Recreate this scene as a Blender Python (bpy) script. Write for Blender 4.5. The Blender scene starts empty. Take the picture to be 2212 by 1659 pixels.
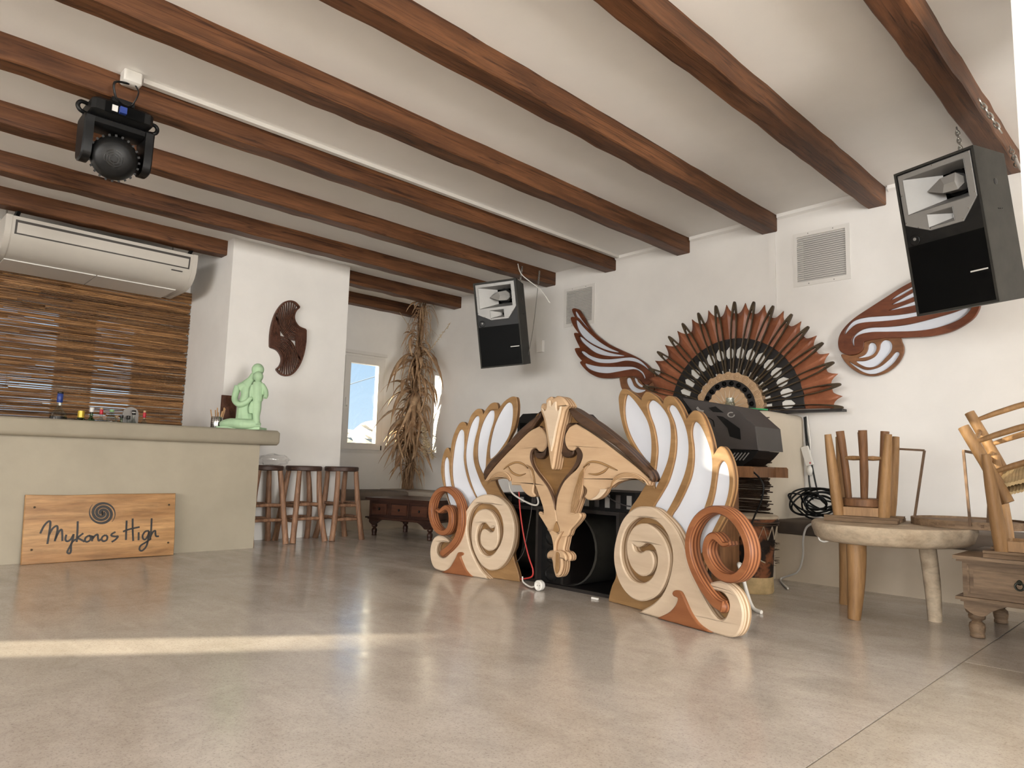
import bpy, bmesh, math, random
from mathutils import Vector, Matrix, Euler
from mathutils.geometry import tessellate_polygon

random.seed(7)
S = bpy.context.scene
COL = S.collection
PI = math.pi

# ------------------------------------------------------------------ camera
W_PX, H_PX, FPX = 2212.0, 1659.0, 1518.0
YAW, PIT, ROL, CAM_H = math.radians(45.5), math.radians(6.5), math.radians(1.5), 0.82
CF = Vector((-math.sin(YAW) * math.cos(PIT), math.cos(YAW) * math.cos(PIT), math.sin(PIT)))
_r = Vector((math.cos(YAW), math.sin(YAW), 0))
_u = _r.cross(CF)
CR = _r * math.cos(ROL) + _u * math.sin(ROL)
CU = -_r * math.sin(ROL) + _u * math.cos(ROL)
CP = Vector((0, 0, CAM_H))
cam = bpy.data.cameras.new('camera')
cam.sensor_width = 36
cam.sensor_fit = 'HORIZONTAL'
cam.lens = 36 * FPX / W_PX
cam.clip_start, cam.clip_end = 0.05, 2000
cob = bpy.data.objects.new('camera', cam)
COL.objects.link(cob)
cob.matrix_world = Matrix(((CR.x, CU.x, -CF.x, CP.x), (CR.y, CU.y, -CF.y, CP.y), (CR.z, CU.z, -CF.z, CP.z), (0, 0, 0, 1)))
S.camera = cob

# ------------------------------------------------------------------ world, sun, daylight, exposure
S.view_settings.view_transform = 'Standard'
S.view_settings.look = 'None'
S.view_settings.gamma = 1
S.view_settings.use_curve_mapping = False
S.view_settings.exposure = 0.86
S.cycles.use_denoising = True
S.cycles.use_adaptive_sampling = True
S.cycles.adaptive_threshold = 0.04
S.cycles.adaptive_min_samples = 12
S.cycles.max_bounces = 6
S.cycles.diffuse_bounces = 4
S.cycles.glossy_bounces = 3
S.cycles.transparent_max_bounces = 16
S.cycles.sample_clamp_indirect = 6
S.cycles.caustics_reflective = False
S.cycles.caustics_refractive = False

wd = bpy.data.worlds.new('sky')
S.world = wd
wd.use_nodes = True
nt = wd.node_tree
nt.nodes.clear()
tc = nt.nodes.new('ShaderNodeTexCoord')
sp = nt.nodes.new('ShaderNodeSeparateXYZ')
rp = nt.nodes.new('ShaderNodeValToRGB')
rp.color_ramp.elements[0].position = 0.0
rp.color_ramp.elements[0].color = (0.68, 0.86, 1.0, 1)
rp.color_ramp.elements[1].position = 0.35
rp.color_ramp.elements[1].color = (0.22, 0.46, 0.80, 1)
bg = nt.nodes.new('ShaderNodeBackground')
bg.inputs[1].default_value = 0.66
wo = nt.nodes.new('ShaderNodeOutputWorld')
nt.links.new(tc.outputs['Generated'], sp.inputs[0])
nt.links.new(sp.outputs['Z'], rp.inputs[0])
nt.links.new(rp.outputs[0], bg.inputs[0])
nt.links.new(bg.outputs[0], wo.inputs[0])

SUN_DIR = Vector((0.555, 0.832, -0.105)).normalized()
sl = bpy.data.lights.new('sun', 'SUN')
sl.energy = 20.0
sl.angle = math.radians(0.55)
sl.color = (1.0, 0.89, 0.66)
so = bpy.data.objects.new('sun', sl)
COL.objects.link(so)
so.rotation_euler = SUN_DIR.to_track_quat('-Z', 'Y').to_euler()
so.location = (-12, -8, 4)


def daylight(name, loc, aim, w, h, energy, color):
    l = bpy.data.lights.new(name, 'AREA')
    l.shape = 'RECTANGLE'
    l.size, l.size_y = w, h
    l.energy = energy
    l.color = color
    o = bpy.data.objects.new(name, l)
    COL.objects.link(o)
    o.location = loc
    o.rotation_euler = Vector(aim).to_track_quat('-Z', 'Z').to_euler()


# daylight entering through the large openings behind and to the right of the camera
daylight('daylight_right_opening', (6.3, 0.4, 1.5), (-1, 0, 0.5), 9.5, 2.3, 1120, (1.0, 0.965, 0.91))
daylight('daylight_front_opening', (1.6, -9.2, 1.5), (0, 1, 0.5), 8.0, 2.3, 540, (1.0, 0.98, 0.945))


# ------------------------------------------------------------------ pixel rays (measured in the 2212 x 1659 frame)
def ray(x, y):
    return CF + CR * ((x - W_PX / 2) / FPX) - CU * ((y - H_PX / 2) / FPX)


def onz(x, y, z):
    d = ray(x, y)
    return CP + d * ((z - CP.z) / d.z)


def ony(x, y, Y):
    d = ray(x, y)
    return CP + d * (Y / d.y)


def onx(x, y, X):
    d = ray(x, y)
    return CP + d * (X / d.x)


def onp(x, y, P0, n):
    d = ray(x, y)
    return CP + d * ((P0 - CP).dot(n) / d.dot(n))


# ------------------------------------------------------------------ materials
def new_mat(name):
    m = bpy.data.materials.new(name)
    m.use_nodes = True
    n = m.node_tree
    b = n.nodes['Principled BSDF']
    return m, n, b


def L(n, a, b):
    n.links.new(a, b)


def coords(n, scale=(1, 1, 1), rnd=True):
    t = n.nodes.new('ShaderNodeTexCoord')
    mp = n.nodes.new('ShaderNodeMapping')
    mp.inputs['Scale'].default_value = scale
    if rnd:
        oi = n.nodes.new('ShaderNodeObjectInfo')
        mu = n.nodes.new('ShaderNodeMath')
        mu.operation = 'MULTIPLY'
        mu.inputs[1].default_value = 23.7
        L(n, oi.outputs['Random'], mu.inputs[0])
        ad = n.nodes.new('ShaderNodeVectorMath')
        ad.operation = 'ADD'
        L(n, t.outputs['Object'], ad.inputs[0])
        L(n, mu.outputs[0], ad.inputs[1])
        L(n, ad.outputs[0], mp.inputs[0])
    else:
        L(n, t.outputs['Object'], mp.inputs[0])
    return t, mp


def noise(n, vec, scale, detail=6, rough=0.6, dist=0.0):
    k = n.nodes.new('ShaderNodeTexNoise')
    k.inputs['Scale'].default_value = scale
    k.inputs['Detail'].default_value = detail
    k.inputs['Roughness'].default_value = rough
    k.inputs['Distortion'].default_value = dist
    L(n, vec, k.inputs['Vector'])
    return k


def ramp(n, fac, stops):
    r = n.nodes.new('ShaderNodeValToRGB')
    e = r.color_ramp.elements
    while len(e) < len(stops):
        e.new(0.5)
    for i, (p, c) in enumerate(stops):
        e[i].position = p
        e[i].color = (c[0], c[1], c[2], 1)
    L(n, fac, r.inputs[0])
    return r


def mixc(n, fac, a, b, mode='MIX'):
    m = n.nodes.new('ShaderNodeMix')
    m.data_type = 'RGBA'
    m.blend_type = mode
    if isinstance(fac, (int, float)):
        m.inputs[0].default_value = fac
    else:
        L(n, fac, m.inputs[0])
    for v, i in ((a, 6), (b, 7)):
        if isinstance(v, tuple):
            m.inputs[i].default_value = (v[0], v[1], v[2], 1)
        else:
            L(n, v, m.inputs[i])
    return m.outputs[2]


def bump(n, b, h, strength=0.2, dist=0.01):
    k = n.nodes.new('ShaderNodeBump')
    k.inputs['Strength'].default_value = strength
    k.inputs['Distance'].default_value = dist
    L(n, h, k.inputs['Height'])
    L(n, k.outputs[0], b.inputs['Normal'])


def math_node(n, op, a, b=None):
    k = n.nodes.new('ShaderNodeMath')
    k.operation = op
    for v, i in ((a, 0), (b, 1)):
        if v is None:
            continue
        if isinstance(v, (int, float)):
            k.inputs[i].default_value = v
        else:
            L(n, v, k.inputs[i])
    return k.outputs[0]


def plain(name, c, rough=0.6, metal=0.0, var=0.06, spec=0.5):
    m, n, b = new_mat(name)
    t, mp = coords(n)
    k = noise(n, mp.outputs[0], 9)
    r = ramp(n, k.outputs[0], [(0.3, tuple(x * (1 - var) for x in c)), (0.7, tuple(min(1, x * (1 + var)) for x in c))])
    L(n, r.outputs[0], b.inputs['Base Color'])
    b.inputs['Roughness'].default_value = rough
    b.inputs['Metallic'].default_value = metal
    b.inputs['Specular IOR Level'].default_value = spec
    return m


def plaster(name, c, rough=0.85, amp=0.05, bs=0.12):
    m, n, b = new_mat(name)
    t, mp = coords(n, rnd=False)
    a = noise(n, mp.outputs[0], 1.6, 5, 0.6)
    f = noise(n, mp.outputs[0], 60, 3, 0.6)
    r = ramp(n, a.outputs[0], [(0.3, tuple(x * (1 - amp) for x in c)), (0.7, tuple(min(1, x * (1 + amp)) for x in c))])
    L(n, r.outputs[0], b.inputs['Base Color'])
    b.inputs['Roughness'].default_value = rough
    b.inputs['Specular IOR Level'].default_value = 0.25
    bump(n, b, f.outputs[0], bs, 0.004)
    return m


def wood(name, dark, light, scale=(14, 1.0, 14), rough=0.5, bs=0.25, streak=0.5, knots=False):
    m, n, b = new_mat(name)
    t, mp = coords(n, scale)
    a = noise(n, mp.outputs[0], 1.1, 7, 0.62, 0.6)
    f = noise(n, mp.outputs[0], 4.5, 4, 0.7, 0.3)
    r = ramp(n, a.outputs[0], [(0.32, dark), (0.5, tuple((x + y) / 2 for x, y in zip(dark, light))), (0.68, light)])
    r2 = ramp(n, f.outputs[0], [(0.35, (1 - streak,) * 3), (0.6, (1, 1, 1))])
    c = mixc(n, 0.7, r.outputs[0], r2.outputs[0], 'MULTIPLY')
    if knots:
        tt, m2 = coords(n, (5, 1.6, 5))
        v = n.nodes.new('ShaderNodeTexVoronoi')
        v.inputs['Scale'].default_value = 0.9
        L(n, m2.outputs[0], v.inputs['Vector'])
        rk = ramp(n, v.outputs['Distance'], [(0.02, (0.35, 0.3, 0.28)), (0.13, (1, 1, 1))])
        c = mixc(n, 0.8, c, rk.outputs[0], 'MULTIPLY')
        t3, m3 = coords(n, (22, 0.35, 22))
        ck = noise(n, m3.outputs[0], 1.0, 3, 0.5, 0.8)
        rc = ramp(n, ck.outputs[0], [(0.475, (1, 1, 1)), (0.497, (0.25, 0.2, 0.18)), (0.503, (0.25, 0.2, 0.18)), (0.525, (1, 1, 1))])
        c = mixc(n, 0.75, c, rc.outputs[0], 'MULTIPLY')
    L(n, c, b.inputs['Base Color'])
    b.inputs['Roughness'].default_value = rough
    b.inputs['Specular IOR Level'].default_value = 0.35
    bump(n, b, f.outputs[0], bs, 0.004)
    return m


def plywood(name, face_d, face_l, edge_d, edge_l, layers=260.0, rough=0.45):
    """laminated board: fine horizontal figure on the faces, ply layers on the cut edges (object Y is the thickness)"""
    m, n, b = new_mat(name)
    t, mp = coords(n, (1.2, 3, 7))
    a = noise(n, mp.outputs[0], 1.4, 6, 0.6, 1.2)
    face = ramp(n, a.outputs[0], [(0.3, face_d), (0.7, face_l)])
    s = n.nodes.new('ShaderNodeSeparateXYZ')
    L(n, t.outputs['Object'], s.inputs[0])
    w = math_node(n, 'SINE', math_node(n, 'MULTIPLY', s.outputs['Y'], layers))
    edge = ramp(n, math_node(n, 'MULTIPLY_ADD', w, 0.5), [(0.3, edge_d), (0.62, edge_l)])
    edge.inputs[0].links[0].from_node.inputs[2].default_value = 0.5
    ns = n.nodes.new('ShaderNodeSeparateXYZ')
    L(n, t.outputs['Normal'], ns.inputs[0])
    isedge = math_node(n, 'LESS_THAN', math_node(n, 'ABSOLUTE', ns.outputs['Y']), 0.55)
    c = mixc(n, isedge, face.outputs[0], edge.outputs[0])
    L(n, c, b.inputs['Base Color'])
    b.inputs['Roughness'].default_value = rough
    b.inputs['Specular IOR Level'].default_value = 0.35
    bump(n, b, a.outputs[0], 0.06, 0.004)
    return m


def floor_mat(name, c1, c2):
    m, n, b = new_mat(name)
    t, mp = coords(n, rnd=False)
    a = noise(n, mp.outputs[0], 0.9, 8, 0.62, 0.4)
    f = noise(n, mp.outputs[0], 42, 6, 0.75)
    g = noise(n, mp.outputs[0], 120, 4, 0.75)
    s = n.nodes.new('ShaderNodeMapping')
    s.inputs['Scale'].default_value = (0.7, 3.2, 1)
    s.inputs['Rotation'].default_value = (0, 0, math.radians(38))
    L(n, t.outputs['Object'], s.inputs[0])
    st = noise(n, s.outputs[0], 1.6, 6, 0.65, 0.8)
    r = ramp(n, a.outputs[0], [(0.3, c1), (0.7, c2)])
    r2 = ramp(n, f.outputs[0], [(0.30, (0.72, 0.70, 0.68)), (0.52, (1, 1, 1))])
    r3 = ramp(n, g.outputs[0], [(0.33, (0.30, 0.27, 0.25)), (0.46, (1, 1, 1))])
    r4 = ramp(n, st.outputs[0], [(0.3, (0.88, 0.87, 0.86)), (0.65, (1, 1, 1))])
    c = mixc(n, 0.55, r.outputs[0], r2.outputs[0], 'MULTIPLY')
    c = mixc(n, 0.55, c, r3.outputs[0], 'MULTIPLY')
    c = mixc(n, 0.9, c, r4.outputs[0], 'MULTIPLY')
    mo = noise(n, mp.outputs[0], 3.2, 7, 0.7, 0.6)
    r5 = ramp(n, mo.outputs[0], [(0.36, (0.84, 0.83, 0.82)), (0.55, (1, 1, 1))])
    c = mixc(n, 0.85, c, r5.outputs[0], 'MULTIPLY')
    L(n, c, b.inputs['Base Color'])
    rr = ramp(n, st.outputs[0], [(0.25, (0.11, 0.11, 0.11)), (0.75, (0.26, 0.26, 0.26))])
    L(n, rr.outputs[0], b.inputs['Roughness'])
    b.inputs['Specular IOR Level'].default_value = 0.55
    h = math_node(n, 'ADD', math_node(n, 'MULTIPLY', st.outputs[0], 1.0), math_node(n, 'MULTIPLY', f.outputs[0], 0.15))
    bump(n, b, h, 0.035, 0.010)
    return m


def glass_mat(name, tint=(1, 1, 1), gloss=0.08, rough=0.03):
    m = bpy.data.materials.new(name)
    m.use_nodes = True
    n = m.node_tree
    n.nodes.clear()
    o = n.nodes.new('ShaderNodeOutputMaterial')
    t = n.nodes.new('ShaderNodeBsdfTransparent')
    t.inputs[0].default_value = (*tint, 1)
    g = n.nodes.new('ShaderNodeBsdfGlossy')
    g.inputs['Roughness'].default_value = rough
    x = n.nodes.new('ShaderNodeMixShader')
    x.inputs[0].default_value = gloss
    L(n, t.outputs[0], x.inputs[1])
    L(n, g.outputs[0], x.inputs[2])
    L(n, x.outputs[0], o.inputs[0])
    return m


M = {}
M['wall'] = plaster('white_plaster', (0.76, 0.735, 0.705))
M['ceil'] = plaster('ceiling_plaster', (0.88, 0.86, 0.83), amp=0.03)
M['bar'] = plaster('beige_cement', (0.37, 0.328, 0.255), 0.55, 0.10, 0.1)
M['bench'] = plaster('bench_cement', (0.52, 0.44, 0.34), 0.7, 0.10, 0.1)
M['block'] = plaster('block_plaster', (0.62, 0.55, 0.45), 0.8, 0.06)
M['floor'] = floor_mat('polished_concrete', (0.52, 0.468, 0.42), (0.63, 0.572, 0.517))
M['floor2'] = floor_mat('polished_concrete_right', (0.51, 0.455, 0.39), (0.61, 0.55, 0.475))
M['joint'] = plain('joint_dark', (0.22, 0.18, 0.14), 0.9)
M['beam'] = wood('stained_beam', (0.075, 0.028, 0.011), (0.19, 0.078, 0.031), (9, 0.7, 9), 0.5, 0.35, 0.5, True)
M['ply'] = plywood('birch_ply', (0.43, 0.285, 0.17), (0.52, 0.36, 0.222), (0.26, 0.15, 0.078), (0.50, 0.34, 0.21))
M['scroll'] = plywood('pale_ply', (0.51, 0.395, 0.285), (0.61, 0.49, 0.365), (0.36, 0.235, 0.13), (0.66, 0.52, 0.375))
M['frame'] = plywood('honey_ply', (0.215, 0.118, 0.048), (0.345, 0.205, 0.09), (0.10, 0.05, 0.022), (0.26, 0.14, 0.06))
M['red'] = plywood('red_ply', (0.20, 0.068, 0.026), (0.31, 0.122, 0.05), (0.14, 0.045, 0.018), (0.33, 0.135, 0.058))
M['heart'] = plywood('oak_ply', (0.15, 0.078, 0.028), (0.28, 0.155, 0.06), (0.12, 0.05, 0.02), (0.3, 0.15, 0.06))
M['darkply'] = plywood('dark_ply', (0.035, 0.018, 0.010), (0.105, 0.057, 0.033), (0.03, 0.015, 0.009), (0.10, 0.052, 0.029), 180)
M['white'] = plain('white_acrylic', (0.66, 0.695, 0.77), 0.35, 0, 0.01)
M['wingwood'] = wood('mahogany', (0.085, 0.023, 0.010), (0.20, 0.062, 0.026), (3, 3, 8), 0.4, 0.1, 0.25)
M['wingwood2'] = wood('walnut', (0.15, 0.062, 0.026), (0.27, 0.12, 0.052), (3, 3, 8), 0.4, 0.1, 0.25)
M['fanpanel'] = wood('copper_wood', (0.24, 0.080, 0.038), (0.38, 0.145, 0.075), (4, 4, 4), 0.38, 0.1, 0.2)
M['spoke'] = wood('olive_wood', (0.040, 0.026, 0.013), (0.095, 0.066, 0.036), (8, 8, 8), 0.4, 0.1, 0.3)
M['black'] = plain('black_paint', (0.010, 0.009, 0.008), 0.45)
M['blackwood'] = plain('black_stain', (0.013, 0.010, 0.009), 0.5)
M['blackplastic'] = plain('black_plastic', (0.006, 0.0057, 0.0055), 0.45, spec=0.3)
M['greyplastic'] = plain('charcoal_plastic', (0.052, 0.045, 0.043), 0.5)
M['carpet'] = plain('speaker_coat', (0.026, 0.024, 0.019), 0.75, 0, 0.25)
M['grille'] = plain('speaker_grille', (0.0025, 0.0025, 0.0025), 0.5, spec=0.08)
M['silver'] = plain('silver_horn', (0.27, 0.262, 0.25), 0.4, 0.25, 0.05)
M['steel'] = plain('steel', (0.55, 0.54, 0.52), 0.22, 1.0)
M['chain'] = plain('galvanised_chain', (0.42, 0.41, 0.38), 0.35, 1.0)
M['rusty'] = plain('rusty_iron', (0.14, 0.085, 0.05), 0.55, 0.5, 0.3)
M['whiteplastic'] = plain('white_plastic', (0.70, 0.68, 0.64), 0.4, 0, 0.02)
M['pvc'] = plain('window_pvc', (0.68, 0.655, 0.62), 0.35, 0, 0.02)
M['ac'] = plain('ac_casing', (0.50, 0.465, 0.415), 0.45, 0, 0.02)
M['acdark'] = plain('ac_slot', (0.05, 0.043, 0.038), 0.6)
M['reed'] = wood('reed', (0.115, 0.046, 0.017), (0.40, 0.215, 0.09), (30, 2.5, 30), 0.45, 0.2, 0.35)
def reed_mat():
    m = wood('reed', (0.10, 0.042, 0.016), (0.40, 0.22, 0.095), (30, 2.5, 30), 0.42, 0.2, 0.35)
    n = m.node_tree
    b = n.nodes['Principled BSDF']
    src = b.inputs['Base Color'].links[0].from_socket
    oi = n.nodes.new('ShaderNodeObjectInfo')
    r = ramp(n, oi.outputs['Random'], [(0.0, (0.38, 0.34, 0.3)), (1.0, (1.25, 1.2, 1.15))])
    L(n, mixc(n, 1.0, src, r.outputs[0], 'MULTIPLY'), b.inputs['Base Color'])
    return m


M['reed'] = reed_mat()
M['stick'] = plain('dark_stick', (0.045, 0.024, 0.013), 0.8, 0, 0.5)
M['dryleaf'] = wood('dry_leaf', (0.36, 0.195, 0.095), (0.74, 0.52, 0.32), (6, 6, 3), 0.6, 0.1, 0.3)
_n = M['dryleaf'].node_tree
_b = _n.nodes['Principled BSDF']
_tr = _n.nodes.new('ShaderNodeBsdfTranslucent')
L(_n, _b.inputs['Base Color'].links[0].from_socket, _tr.inputs[0])
_mx = _n.nodes.new('ShaderNodeMixShader')
_mx.inputs[0].default_value = 0.3
L(_n, _b.outputs[0], _mx.inputs[1])
L(_n, _tr.outputs[0], _mx.inputs[2])
L(_n, _mx.outputs[0], _n.nodes['Material Output'].inputs[0])
M['drystem'] = wood('dry_stem', (0.10, 0.055, 0.03), (0.30, 0.18, 0.10), (20, 20, 3), 0.7, 0.2, 0.4)
M['plume'] = plain('dry_plume', (0.52, 0.40, 0.25), 0.8, 0, 0.2)
M['log'] = wood('bark_log', (0.15, 0.074, 0.042), (0.38, 0.21, 0.122), (16, 16, 2), 0.55, 0.35, 0.45)
M['stoolseat'] = wood('dark_seat', (0.04, 0.02, 0.014), (0.10, 0.055, 0.04), (6, 1.2, 6), 0.5, 0.3, 0.4)
M['tan'] = wood('tan_wood', (0.30, 0.165, 0.07), (0.47, 0.275, 0.125), (12, 12, 1.6), 0.5, 0.2, 0.3)
M['tan2'] = wood('reddish_wood', (0.16, 0.075, 0.034), (0.30, 0.15, 0.07), (12, 12, 1.6), 0.55, 0.3, 0.4)
M['stump'] = wood('weathered_slab', (0.38, 0.29, 0.20), (0.66, 0.55, 0.41), (4, 4, 7), 0.7, 0.4, 0.3)
M['plank'] = wood('grey_plank', (0.16, 0.098, 0.055), (0.32, 0.215, 0.13), (2, 16, 16), 0.7, 0.4, 0.4)
M['chest'] = wood('weathered_chest', (0.135, 0.085, 0.05), (0.33, 0.225, 0.14), (1.2, 14, 14), 0.6, 0.4, 0.4)
M['chestdark'] = wood('dark_chest', (0.028, 0.012, 0.009), (0.085, 0.036, 0.022), (1.2, 14, 14), 0.4, 0.3, 0.4)
M['drawerdark'] = wood('dark_drawer', (0.055, 0.020, 0.012), (0.13, 0.05, 0.027), (1.2, 14, 14), 0.45, 0.3, 0.4)
M['sign'] = wood('sign_board', (0.30, 0.145, 0.05), (0.56, 0.32, 0.135), (1.0, 14, 9), 0.42, 0.15, 0.45)
M['ink'] = plain('black_lettering', (0.012, 0.009, 0.007), 0.5)
M['cushion'] = plain('taupe_cushion', (0.155, 0.12, 0.093), 0.9, 0, 0.08)
M['cushion2'] = plain('beige_cushion', (0.36, 0.31, 0.255), 0.9, 0, 0.05)
M['green'] = plain('mint_paint', (0.38, 0.55, 0.345), 0.7, 0, 0.10)
M['rush'] = plain('rush_straw', (0.60, 0.45, 0.24), 0.8, 0, 0.3)
M['rope'] = plain('rope', (0.45, 0.38, 0.29), 0.9, 0, 0.2)
M['glass'] = glass_mat('clear_glass', (0.97, 0.98, 0.98), 0.05)
M['bottle'] = glass_mat('bottle_glass', (0.80, 0.84, 0.82), 0.12)
M['bottlegreen'] = glass_mat('green_glass', (0.25, 0.45, 0.25), 0.12)
M['bag'] = glass_mat('plastic_bag', (0.96, 0.96, 0.96), 0.10, 0.15)
M['blue'] = plain('blue_cap', (0.02, 0.045, 0.22), 0.4)
M['redcap'] = plain('red_label', (0.45, 0.02, 0.035), 0.5)
M['yellow'] = plain('yellow_foil', (0.55, 0.38, 0.04), 0.35, 0.3)
M['greencap'] = plain('green_cap', (0.22, 0.36, 0.16), 0.5)
M['cork'] = plain('cork', (0.42, 0.28, 0.16), 0.8)
M['greenband'] = plain('green_strap', (0.06, 0.42, 0.16), 0.5)
M['redcable'] = plain('red_cable', (0.50, 0.035, 0.03), 0.45)
M['hide'] = None
M['hill'] = plaster('rocky_hill', (0.62, 0.50, 0.36), 0.95, 0.3, 0.2)
M['terrace'] = plaster('terrace', (0.55, 0.50, 0.44), 0.8)


def hide_mat():
    m, n, b = new_mat('goat_hide')
    t, mp = coords(n)
    k = noise(n, mp.outputs[0], 6.5, 4, 0.55, 0.4)
    r = ramp(n, k.outputs[0], [(0.46, (0.016, 0.009, 0.006)), (0.53, (0.20, 0.068, 0.026)), (0.72, (0.30, 0.125, 0.055))])
    L(n, r.outputs[0], b.inputs['Base Color'])
    b.inputs['Roughness'].default_value = 0.7
    return m


M['hide'] = hide_mat()


# ------------------------------------------------------------------ mesh helpers
class MB:
    def __init__(s):
        s.v, s.f = [], []

    def add(s, vs, fs):
        o = len(s.v)
        s.v += [Vector(p) for p in vs]
        s.f += [[i + o for i in f] for f in fs]
        return s

    def box(s, a, b, T=None):
        (x0, y0, z0), (x1, y1, z1) = a, b
        vs = [Vector(p) for p in ((x0, y0, z0), (x1, y0, z0), (x1, y1, z0), (x0, y1, z0), (x0, y0, z1), (x1, y0, z1), (x1, y1, z1), (x0, y1, z1))]
        if T is not None:
            vs = [T @ p for p in vs]
        return s.add(vs, [(0, 3, 2, 1), (4, 5, 6, 7), (0, 1, 5, 4), (1, 2, 6, 5), (2, 3, 7, 6), (3, 0, 4, 7)])

    def hexa(s, pts):
        return s.add(pts, [(0, 3, 2, 1), (4, 5, 6, 7), (0, 1, 5, 4), (1, 2, 6, 5), (2, 3, 7, 6), (3, 0, 4, 7)])

    def tube(s, path, r, seg=8, caps=True, flat=1.0):
        P = [Vector(p) for p in path]
        n = len(P)
        R = r if isinstance(r, (list, tuple)) else [r] * n
        if len(R) != n:
            R = [R[0] + (R[-1] - R[0]) * i / (n - 1) for i in range(n)] if len(R) == 2 else [_lin(R, i / (n - 1)) for i in range(n)]
        t0 = (P[1] - P[0]).normalized()
        a = t0.orthogonal().normalized()
        vs, fs = [], []
        for i in range(n):
            t = (P[min(i + 1, n - 1)] - P[max(i - 1, 0)])
            t = t.normalized() if t.length > 1e-9 else t0
            a = (a - t * a.dot(t))
            a = a.normalized() if a.length > 1e-6 else t.orthogonal().normalized()
            b = t.cross(a)
            for k in range(seg):
                q = 2 * PI * k / seg
                vs.append(P[i] + (a * math.cos(q) + b * math.sin(q) * flat) * R[i])
        for i in range(n - 1):
            for k in range(seg):
                k2 = (k + 1) % seg
                fs.append((i * seg + k, i * seg + k2, (i + 1) * seg + k2, (i + 1) * seg + k))
        if caps:
            fs.append(tuple(range(seg))[::-1])
            fs.append(tuple((n - 1) * seg + k for k in range(seg)))
        return s.add(vs, fs)

    def lathe(s, prof, c=(0, 0, 0), seg=20, T=None, caps=True):
        vs, fs = [], []
        c = Vector(c)
        for r, z in prof:
            for k in range(seg):
                q = 2 * PI * k / seg
                p = Vector((r * math.cos(q), r * math.sin(q), z))
                vs.append((T @ p if T is not None else p) + c)
        for i in range(len(prof) - 1):
            for k in range(seg):
                k2 = (k + 1) % seg
                fs.append((i * seg + k, i * seg + k2, (i + 1) * seg + k2, (i + 1) * seg + k))
        if caps:
            fs.append(tuple(range(seg))[::-1])
            fs.append(tuple((len(prof) - 1) * seg + k for k in range(seg)))
        return s.add(vs, fs)

    def ball(s, c, r, seg=16, rings=10, T=None):
        rx, ry, rz = r if isinstance(r, (tuple, list)) else (r, r, r)
        vs, fs = [], []
        for i in range(rings + 1):
            a = PI * i / rings
            for k in range(seg):
                q = 2 * PI * k / seg
                p = Vector((rx * math.sin(a) * math.cos(q), ry * math.sin(a) * math.sin(q), rz * math.cos(a)))
                vs.append((T @ p if T is not None else p) + Vector(c))
        for i in range(rings):
            for k in range(seg):
                k2 = (k + 1) % seg
                fs.append((i * seg + k, (i + 1) * seg + k, (i + 1) * seg + k2, i * seg + k2))
        return s.add(vs, fs)

    def prism(s, loops, front, thick, to3d, ch=0.0):
        """loops: outline then holes, as 2-D points; to3d(u, w, depth toward the viewer)"""
        loops = [_clean(l) for l in loops]
        out = []
        for i, l in enumerate(loops):
            ar = _area(l)
            if (ar < 0) == (i == 0):
                l = l[::-1]
            out.append(l)
        vs, fs, capf = [], [], []
        caps_pts = []
        for l in out:
            n = len(l)
            o = len(vs)
            ins = _inset(l, ch) if ch else l
            for p in l:
                vs.append(to3d(p[0], p[1], front - thick))
            for p in l:
                vs.append(to3d(p[0], p[1], front - ch))
            for p in ins:
                vs.append(to3d(p[0], p[1], front))
            for k in range(n):
                k2 = (k + 1) % n
                fs.append((o + k, o + k2, o + n + k2, o + n + k))
                if ch:
                    fs.append((o + n + k, o + n + k2, o + 2 * n + k2, o + 2 * n + k))
            caps_pts.append((o, n, l, ins))
        tri = tessellate_polygon([[Vector((p[0], p[1], 0)) for p in l] for (_, _, l, _) in caps_pts])
        mp_back, mp_front = [], []
        for o, n, l, ins in caps_pts:
            mp_back += [o + k for k in range(n)]
            mp_front += [(o + 2 * n + k) if ch else (o + n + k) for k in range(n)]
        for t in tri:
            fs.append(tuple(mp_front[i] for i in t))
            fs.append(tuple(mp_back[i] for i in reversed(t)))
        return s.add(vs, fs)

    def build(s, name, mat, parent=None, smooth=None, origin=None, label=None, kind=None, local=False, mods=None):
        me = bpy.data.meshes.new(name)
        vs = s.v
        if parent is not None and not local:
            inv = INV[parent.name]
            vs = [inv @ p for p in vs]
        elif origin is not None:
            o = Vector(origin)
            vs = [p - o for p in vs]
        me.from_pydata([tuple(p) for p in vs], [], s.f)
        bm = bmesh.new()
        bm.from_mesh(me)
        bmesh.ops.recalc_face_normals(bm, faces=bm.faces)
        bm.to_mesh(me)
        bm.free()
        if smooth is not None:
            me.shade_smooth()
            me.set_sharp_from_angle(angle=math.radians(smooth))
        me.materials.append(M[mat] if isinstance(mat, str) else mat)
        ob = bpy.data.objects.new(name, me)
        COL.objects.link(ob)
        if parent is not None:
            ob.parent = parent
            INV[ob.name] = INV[parent.name]
        elif origin is not None:
            ob.location = origin
            INV[ob.name] = Matrix.Translation(-Vector(origin))
        else:
            INV[ob.name] = Matrix.Identity(4)
        if label:
            ob['label'] = label
        if kind:
            ob['kind'] = kind
        return ob


INV = {}


def _lin(R, t):
    x = t * (len(R) - 1)
    i = min(int(x), len(R) - 2)
    return R[i] + (R[i + 1] - R[i]) * (x - i)


def _area(l):
    return 0.5 * sum(l[i][0] * l[(i + 1) % len(l)][1] - l[(i + 1) % len(l)][0] * l[i][1] for i in range(len(l)))


def _clean(l):
    o = []
    for p in l:
        if not o or abs(p[0] - o[-1][0]) + abs(p[1] - o[-1][1]) > 1e-5:
            o.append((p[0], p[1]))
    if len(o) > 2 and abs(o[0][0] - o[-1][0]) + abs(o[0][1] - o[-1][1]) < 1e-5:
        o.pop()
    return o


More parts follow.
